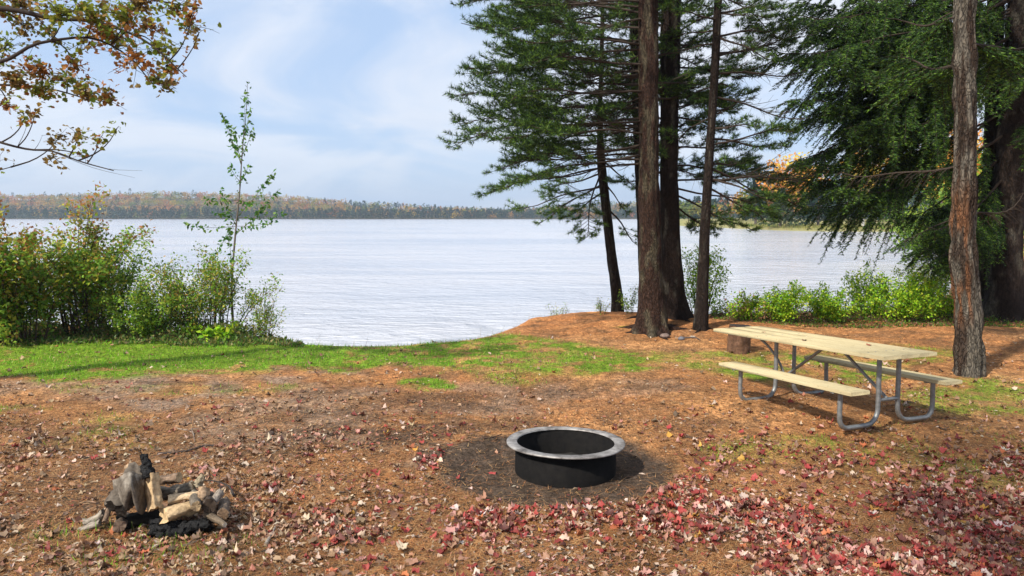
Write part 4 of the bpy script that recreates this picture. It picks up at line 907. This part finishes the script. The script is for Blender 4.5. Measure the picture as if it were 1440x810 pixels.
# ------------------------------------------------------------------ wood pile
wd = proj(G(215, 754))[2]
def WP(px, py, dd=0.0): return U(px, py, wd+dd)
gp = 'scrap wood in the heap'
log_thing('rotten_log', 'thick grey rotten log leaning up on the left side of the wood heap', 'log', WP(160, 716, .0), WP(206, 668, .25), .085, .11, (.12, .1, .08), (.03, .024, .02), group=gp, seed=11, rough=.7, jag=.2, seg=26)
def flap():
    P = WP(180, 690, -.05); th = thing('bark_slab', P, 'curved grey slab of bark draped over the front of the rotten log', 'bark', gp); g = Geo(); n = 14
    u, v = np.meshgrid(np.linspace(0, 1, n), np.linspace(0, 1, n)); x = 158+(u*44)+v*3; edge = 690+30*np.abs(np.sin(u*5.2+.4))*v+(-30+20*np.abs(u-.6))*(1-v)
    bl = .14*np.sin(u*3.14)*np.sin(v*2+.3)
    V = np.array([[WP(x[i, j], edge[i, j]+6*fbm(u[i, j]*8, v[i, j]*3, 2), .06-bl[i, j]) for j in range(n)] for i in range(n)])
    V2 = V+np.array([.004, .014, -.006])
    idx = np.arange(n*n).reshape(n, n); fq = np.stack([idx[:-1, :-1], idx[:-1, 1:], idx[1:, 1:], idx[1:, :-1]], -1).reshape(-1, 4)
    cc_ = colmix(np.array([.12, .10, .08])+np.zeros((n, n, 3)), np.array([.27, .24, .2]), sstep(.4, .7, fbm(u*14, v*3, 9)))
    g.add(V.reshape(-1, 3), fq, cc_.reshape(-1, 3)); g.add(V2.reshape(-1, 3), fq[:, ::-1], (.1, .08, .06)); 
    for e in (idx[0], idx[-1], idx[:, 0], idx[:, -1]):
        q = np.concatenate([V.reshape(-1, 3)[e], V2.reshape(-1, 3)[e]]); k = np.arange(n-1); g.add(q, np.stack([k, k+1, k+1+n, k+n], -1), (.14, .12, .1))
    g.build('bark', M['wood'], th, smooth=True)
flap()
def upright():
    b0 = WP(216, 716, .0); t1 = WP(210, 668, .06); t2_ = WP(202, 640, .1)
    th = thing('split_log', b0, 'upright split log with a pale face and a charred black top', 'log', gp)
    g = Geo(); a, b_ = logm(g, b0, t1, .062, .06, PALE, seg=22, wedge=(2.2, 5.9), rough=.35, seed=3); capg(g, a, PALE); capg(g, b_, DK); g.build('pale_wood', M['wood'], th)
    g = Geo(); a, b_ = logm(g, t1+[0, .01, -.03], t2_, .052, .022, (1, 1, 1), seg=12, rough=.5, seed=4, jag=.4); capg(g, b_, (1, 1, 1)); capg(g, a, (1, 1, 1)); g.build('charred_tip', M['char'], th)
upright()
log_thing('split_log', 'flat pale split log lying across the middle of the heap', 'log', WP(227, 716, -.03), WP(290, 700, .16), .098, .078, PALE, (.5, .36, .2), group=gp, seed=6, wedge=(.3, 2.9), seg=22, rough=.3)
log_thing('split_log', 'second pale split log lying just behind the flat pale one', 'log', WP(236, 698, .12), WP(290, 690, .22), .06, .045, (.5, .37, .23), PALE, group=gp, seed=7, wedge=(.4, 3.0), seg=20, rough=.3)
log_thing('log', 'grey barked log lying along the back of the heap', 'log', WP(214, 694, .3), WP(272, 684, .32), .055, .045, WG, PALE, group=gp, seed=8, rough=.3, bend=.02)
log_thing('log', 'short brown log poking out behind the heap with a pale broken end', 'log', WP(222, 676, .45), WP(252, 672, .4), .03, .04, (.2, .14, .1), PALE, group=gp, seed=9, rough=.3)
log_thing('log', 'small round log end at the right tip of the flat pale split log', 'log', WP(276, 712, -.08), WP(272, 694, .32), .034, .036, WG, (.42, .3, .17), group=gp, seed=10)
log_thing('log', 'dark log with a blackened round end, below the grey log on the heap', 'log', WP(294, 712, -.02), WP(292, 700, .35), .05, .05, DK, (.05, .035, .025), group=gp, seed=12)
log_thing('log', 'short grey log slanting down on the right shoulder of the heap', 'log', WP(296, 712, .05), WP(310, 692, .2), .032, .03, (.26, .22, .18), (.3, .22, .14), group=gp, seed=13)
log_thing('log', 'brown log with a round end standing lowest at the right end of the heap', 'log', WP(313, 724, -.02), WP(316, 706, .3), .04, .04, (.16, .12, .09), (.2, .13, .08), group=gp, seed=14)
log_thing('log', 'pale knobbly log resting upright near the right end of the heap', 'log', WP(283, 706, .1), WP(288, 686, .16), .035, .04, (.36, .25, .16), (.3, .2, .12), group=gp, seed=15, rough=.4)
log_thing('wood_chunk', 'pointed pale chunk of wood on top of the heap at the back right', 'wood', WP(276, 684, .35), WP(286, 668, .35), .045, .016, (.34, .28, .19), PALE, group=gp, seed=16, rough=.4)
log_thing('split_log', 'thin split stick with a bright torn end pointing to the lower right of the heap', 'log', WP(290, 722, .02), WP(316, 738, -.12), .028, .018, (.13, .1, .07), (.8, .7, .55), group=gp, seed=17)
def coal():
    c = WP(252, 740, -.02); th = thing('charred_log', c, 'black charred log lying on the ground along the front of the heap', 'log', gp); g = Geo()
    a, b_ = logm(g, WP(212, 744, .0), WP(296, 738, .02), .06, .05, (1, 1, 1), seg=26, n=30, rough=.75, seed=20, jag=.42); capg(g, a, (1, 1, 1)); capg(g, b_, (1, 1, 1)); g.build('charcoal', M['char'], th)
coal()
log_thing('charred_log', 'black charred log in the dark hollow under the rotten log', 'log', WP(165, 738, .1), WP(230, 728, .28), .06, .07, (.02, .018, .016), (.015, .014, .013), group=gp, seed=21, rough=.4)
log_thing('log', 'dark rounded log end half buried in the hollow at the left of the heap', 'log', WP(168, 740, -.03), WP(176, 730, .3), .042, .05, (.12, .09, .07), (.16, .11, .08), group=gp, seed=22)
log_thing('driftwood', 'lower of two grey driftwood sticks at the left foot of the heap', 'wood', WP(112, 746, .02), WP(141, 735, .05), .022, .026, (.27, .23, .19), WG, group=gp, seed=23, rough=.35)
log_thing('driftwood', 'upper of two grey driftwood sticks at the left foot of the heap', 'wood', WP(119, 734, .08), WP(146, 720, .1), .026, .03, (.3, .26, .21), WG, group=gp, seed=24, rough=.35, bend=.02)
log_thing('driftwood', 'short brown stub standing against the left side of the rotten log', 'wood', WP(147, 734, -.02), WP(154, 714, .05), .016, .02, (.2, .14, .1), WG, group=gp, seed=25)
def stick(label, pts, r, col=(.15, .115, .085), lift=0, group='sticks on the ground', forks=0):
    P = []
    for (x, y) in pts: p = GT(x, y); p[2] += r*.8+lift; P.append(p)
    th = thing('stick', P[0], label, 'stick', group); g = Geo(); S = spline(P, 16); S[:, 2] = np.maximum(S[:, 2], height(S[:, 0], S[:, 1])+r*.6)
    tube(g, S, np.linspace(r, r*.45, 16)*(1+.15*rs.rand(16)), 7, col, cap=True)
    for k in range(forks):
        i = 5+k*4; e = S[i]+[rs.uniform(-.12, .12), rs.uniform(.02, .15), .02]; tube(g, spline([S[i], (S[i]+e)/2+[0, 0, .01], e], 5), np.linspace(r*.6, r*.2, 5), 5, col)
    g.build('bark', M['wood'], th, smooth=True)
stick('long thin stick lying in front of the wood heap, slanting up to the right', [(214, 776), (262, 768), (300, 752), (338, 736)], .009, forks=1)
stick('short thick grey stick lying alone to the right of the wood heap', [(374, 768), (384, 750), (393, 733)], .015, (.28, .24, .2))
stick('straight dark stick pointing left from the heap, the upper one', [(96, 691), (130, 690), (158, 692)], .009, (.08, .06, .05))
stick('thin pale stick pointing left from the heap below the dark one', [(80, 707), (110, 703), (150, 697)], .007)
stick('curved brown stick reaching left from the foot of the rotten log', [(96, 722), (118, 708), (150, 699)], .009)
stick('bent dark stick curving over the right shoulder of the heap', [(330, 712), (318, 696), (300, 690), (280, 690)], .01, (.05, .04, .035), lift=.08)
stick('long dark branch lying on bare ground behind the heap', [(222, 640), (262, 636), (290, 628), (312, 630)], .014, (.05, .042, .04))
stick('pale forked branch lying on the ground up and behind the heap', [(250, 604), (268, 608), (274, 622)], .01, (.26, .21, .17), forks=2)
stick('thin branch at the far left edge near the bottom', [(4, 748), (16, 742), (30, 756), (52, 764)], .007, (.09, .07, .06), forks=1)
stick('small stick just behind the fire ring on its left', [(680, 617), (695, 615), (706, 611)], .008, (.09, .06, .045))
stick('short log like stick on the bare patch left of centre', [(310, 573), (322, 572), (336, 574)], .014, (.22, .15, .1))
stick('thin stick lying on the needles left of the table, near the fire ring', [(962, 615), (980, 617), (998, 615)], .008, (.07, .055, .045))
stick('brown stick on the needle mound in front of the right pine', [(960, 472), (976, 476), (985, 479)], .018, (.1, .075, .065))
stick('thin pale stick in the lower left corner', [(20, 792), (34, 786), (44, 780)], .009, (.3, .22, .15))
def stone(label, px, py, r, col, sq=.7):
    p = GT(px, py); th = thing('stone', p, label, 'stone', 'stones on the ground'); g = Geo(); n1_, n2_ = 12, 16
    ph = np.linspace(0, math.pi, n1_)[:, None]; th_ = np.linspace(0, 2*math.pi, n2_, endpoint=False)[None]
    d = np.stack([np.sin(ph)*np.cos(th_), np.sin(ph)*np.sin(th_), np.cos(ph)*sq+0*th_], -1); q = 1+.3*(fbm(d[..., 0]*2+px, d[..., 1]*2+d[..., 2]*3, 3, 2)-.5)
    V = p+d*q[..., None]*r+[0, 0, r*.4]; i = np.arange(n1_-1)[:, None]*n2_; j = np.arange(n2_)[None]; j2 = (j+1) % n2_
    g.add(V.reshape(-1, 3), np.stack([i+j, i+n2_+j, i+n2_+j2, i+j2], -1).reshape(-1, 4), col); g.build('rock', M['wood'], th, smooth=True)
stone('small round brown stone on the ground between the heap and the lake', 381, 612, .04, (.1, .07, .055))
stone('small pinkish stone at the foot of the charred log', 206, 757, .028, (.3, .2, .17), .5)
stone('small bluish grey stone on the needles in front of the right pine', 958, 478, .06, (.16, .16, .18))
stone('flat pale stone on the needle mound near the right pine', 974, 473, .05, (.4, .34, .28), .4)
stone('brown stone at the foot of the thickest pine', 935, 470, .09, (.2, .15, .13), .5)

# ------------------------------------------------------------------ ground cover
def scatter(n, fn, pxr=(-60, 1500), pyr=(455, 850), pw=1.0):
    """random points on the near ground kept with probability fn(x,y,px,py); even per picture area^pw"""
    py = rs.uniform(*pyr, n); px = rs.uniform(*pxr, n)
    ang = np.arctan((py-405)/F)+PITCH; y = CAM[2]/np.tan(ang); dep = y*math.cos(PITCH)+CAM[2]*math.sin(PITCH); x = (px-720)/F*dep
    k = (rs.rand(n) < fn(x, y, px, py)) & (y < np.interp(x, SX, SY)+.1)
    x, y = x[k], y[k]; r = np.hypot(x-RING[0], y-RING[1]); k = (r > .49); x, y = x[k], y[k]
    return np.stack([x, y, height(x, y)], 1), px, py
# needles
p, _, _ = scatter(230000, lambda x, y, px, py: (1-grass_mask(x, y, px, py)*.8)*(1-.55*dirt_mask(x, y, px, py))*(.12+.88*sstep(.95, 1.15, np.hypot(x-RING[0]+.1, y-RING[1]))))
n_ = len(p); a = rs.rand(n_)*6.28; d = nrm(np.stack([np.cos(a), np.sin(a), rs.uniform(-.05, .22, n_)], 1)); g = Geo()
dist = p[:, 1]; wn = .0016+.0006*dist*.6
blades(g, p+[0, 0, .008], d, rs.uniform(.05, .12, n_), wn, palette([(.42, .2, .08), (.32, .13, .045), (.5, .3, .14), (.2, .095, .045), (.09, .06, .04)], n_)*(.45+1.0*fbm(p[:, 0]*2.4, p[:, 1]*2.4, 55, 4))[:, None], side=nrm(np.cross(d, [0, 0, 1.])))
tag(g.build('pine_needles', M['straw']), 'brown fallen pine needles covering the ground of the campsite', 'pine needles', kind='stuff')
# grass
def gfn(x, y, px, py): return np.clip(grass_mask(x, y, px, py)*1.1, 0, 1)
p, _, _ = scatter(150000, gfn, pyr=(462, 850)); n_ = len(p); dist = p[:, 1]
patch = fbm(p[:, 0]*2, p[:, 1]*2, 51, 3)[:, None]
c = palette([(.12, .32, .015), (.20, .44, .02), (.08, .2, .015), (.28, .42, .04), (.38, .34, .14)], n_, w=[.28, .30, .17, .15, .10])*(.4+1.3*patch)
fade = sstep(600, 900, proj(p)[0])[:, None]; c = c*(1-fade*.4)+np.array([.16, .15, .04])*fade*.4
g = Geo(); h_ = rs.uniform(.02, .085, n_)*(.5+patch[:, 0])*(1-.35*fade[:, 0]); blades(g, p, nrm(rs.normal(0, .45, (n_, 3))*[1, 1, .3]+[0, 0, .9]), h_, .003+.0006*dist, np.clip(c, 0, 1))
tag(g.build('grass', M['grass']), 'short bright green grass growing in a band along the lake side of the clearing', 'grass', kind='stuff')
# fringe of tall dry stems at the bank edge
n_ = 500; x = rs.uniform(-4, 6, n_); y = np.interp(x, SX, SY)-rs.uniform(-.1, .25, n_); p = np.stack([x, y, height(x, y)], 1); k = rs.rand(n_) < np.where(x < 0, .12, .35); p = p[k]; g = Geo()
blades(g, p, nrm(rs.normal(0, .25, p.shape)+[0, 0, 1]), rs.uniform(.08, .3, len(p)), .006, palette([(.2, .2, .07), (.3, .22, .1)], len(p)))
tag(g.build('bank_grass', M['grass']), 'scattered tall dry grass stems on the edge of the bank above the water', 'grass', kind='stuff')
# low growth under the left shrubs
n_ = 30000; px = rs.uniform(-80, 425, n_); py = rs.uniform(458, 500, n_); p = np.array([G(a_, b_) for a_, b_ in zip(px, py)]); k = (p[:, 1] < np.interp(p[:, 0], SX, SY)+.3) & (p[:, 1] > 12.25+1.7*fbm(p[:, 0]*1.5+3, p[:, 1]*.2, 80, 3)+.25*rs.rand(n_)); p = p[k]; p[:, 2] = height(p[:, 0], p[:, 1]); n_ = len(p); g = Geo()
hm = .42*fbm(p[:, 0]*1.9, p[:, 1]*1.3, 77, 3)*sstep(405, 300, px[k])*sstep(0, .9, p[:, 1]-13.0-.9*fbm(p[:, 0]*1.7, 0*p[:, 0], 79, 3))+.03
p[:, 2] += rs.rand(n_)*hm*1.6; leaves(g, p, nrm(rand_dirs(n_)+[0, 0, .3]), rs.uniform(.04, .10, n_), rs.uniform(.02, .05, n_), palette([(.09, .18, .03), (.14, .27, .035), (.17, .15, .05), (.06, .09, .03), (.26, .24, .07)], n_))
tag(g.build('undergrowth', M['leaf']), 'tangled low weeds and dead stems under the shrubs of the left bank', 'undergrowth', kind='stuff')
n_ = 14000; px = rs.uniform(1000, 1500, n_); py = rs.uniform(440, 461, n_)+8*np.sin(px/40)*0; p = np.array([G(a_, b_) for a_, b_ in zip(px, py)]); p[:, 2] = height(p[:, 0], p[:, 1]); k = p[:, 1] < np.interp(p[:, 0], SX, SY)+.4; p = p[k]; n_ = len(p)
p[:, 2] += rs.rand(n_)**1.4*.30*fbm(p[:, 0]*1.3, p[:, 1]*1.3, 78, 3)*1.5*sstep(15.4, 16.3, p[:, 1]); g = Geo()
leaves(g, p, nrm(rand_dirs(n_)+[0, 0, .3]), rs.uniform(.03, .07, n_), rs.uniform(.02, .04, n_), palette([(.08, .16, .02), (.13, .24, .03), (.09, .07, .03), (.2, .1, .06)], n_))
tag(g.build('undergrowth', M['leaf']), 'low green plants under the right bank shrubs behind the picnic table', 'undergrowth', kind='stuff')
# fallen leaves
p, _, _ = scatter(52000, lambda x, y, px, py: np.clip(leaf_mask(x, y, px, py)*np.interp(y, [4, 7, 11, 17], [.17, .38, .6, .8]), 0, 1), pyr=(455, 850)); n_ = len(p)
a = rs.rand(n_)*6.28; tl = rs.normal(0, .28, (n_, 3)); up = nrm(np.array([0, 0, 1.])+tl*[1, 1, 0]); d = np.stack([np.cos(a), np.sin(a), np.zeros(n_)], 1); d = nrm(d-up*(d*up).sum(1, keepdims=True))
warm = sstep(330, 640, proj(p)[0])*sstep(560, 640, proj(p)[1])
red = palette([(.29, .045, .038), (.19, .03, .025), (.46, .23, .19), (.55, .38, .30), (.32, .17, .11), (.13, .045, .035), (.38, .12, .05), (.5, .26, .05), (.56, .46, .4)], n_, .25, [.19, .19, .11, .08, .17, .17, .05, .015, .025])
brn = palette([(.30, .18, .10), (.22, .12, .07), (.40, .27, .17), (.14, .085, .055), (.34, .15, .10), (.48, .37, .28), (.2, .13, .08)], n_, .2)
c = np.where((rs.rand(n_) < .12+.83*warm)[:, None], red, brn); sz = .026+.058*rs.rand(n_)**1.6
g = Geo(); maple(g, p+np.stack([0*a, 0*a, .006+rs.rand(n_)*.018], 1), d, up, sz, c, curl=1.15)
tag(g.build('fallen_leaves', M['litter']), 'scattered red, pink and brown fallen maple leaves on the ground', 'leaves', kind='stuff')
# small bark and twig debris
p, _, _ = scatter(30000, lambda x, y, px, py: (.25+.75*sstep(.4, .62, fbm(x*1.9, y*1.9, 57, 4)))*np.interp(y, [4, 8, 16], [1, .55, .2])*(1-.6*grass_mask(x, y, px, py))*(.1+.9*sstep(1.0, 1.2, np.hypot(x-RING[0]+.1, y-RING[1]))), pyr=(470, 850)); n_ = len(p)
a = rs.rand(n_)*6.28; d = nrm(np.stack([np.cos(a), np.sin(a), rs.uniform(-.02, .12, n_)], 1)); g = Geo()
leaves(g, p+[0, 0, .012], d, rs.uniform(.02, .075, n_), rs.uniform(.005, .026, n_), palette([(.09, .06, .04), (.2, .13, .09), (.34, .23, .15), (.04, .03, .024), (.46, .36, .27), (.3, .12, .08)], n_), up=nrm(rs.normal(0, .35, (n_, 3))+[0, 0, 1.]), fold=.4)
tag(g.build('twig_litter', M['straw']), 'small broken twigs, bark chips and leaf scraps strewn over the bare ground', 'twigs', kind='stuff')

# ------------------------------------------------------------------ air
hz = bpy.data.materials.new('haze'); hz.use_nodes = True; t = hz.node_tree; t.nodes.clear(); o_ = t.nodes.new('ShaderNodeOutputMaterial'); v_ = t.nodes.new('ShaderNodeVolumePrincipled')
v_.inputs['Color'].default_value = (.70, .83, 1, 1); v_.inputs['Density'].default_value = .00034; v_.inputs['Anisotropy'].default_value = .2
t.links.new(v_.outputs[0], o_.inputs['Volume'])
g = Geo(); x0, x1, y0, y1, z0, z1 = -1700, 1700, -90, 2000, -6, 60
V = [(x, y, z) for z in (z0, z1) for y in (y0, y1) for x in (x0, x1)]
g.add(V, [(0, 2, 3, 1), (4, 5, 7, 6), (0, 1, 5, 4), (2, 6, 7, 3), (0, 4, 6, 2), (1, 3, 7, 5)]); tag(g.build('haze', hz), kind='stuff')
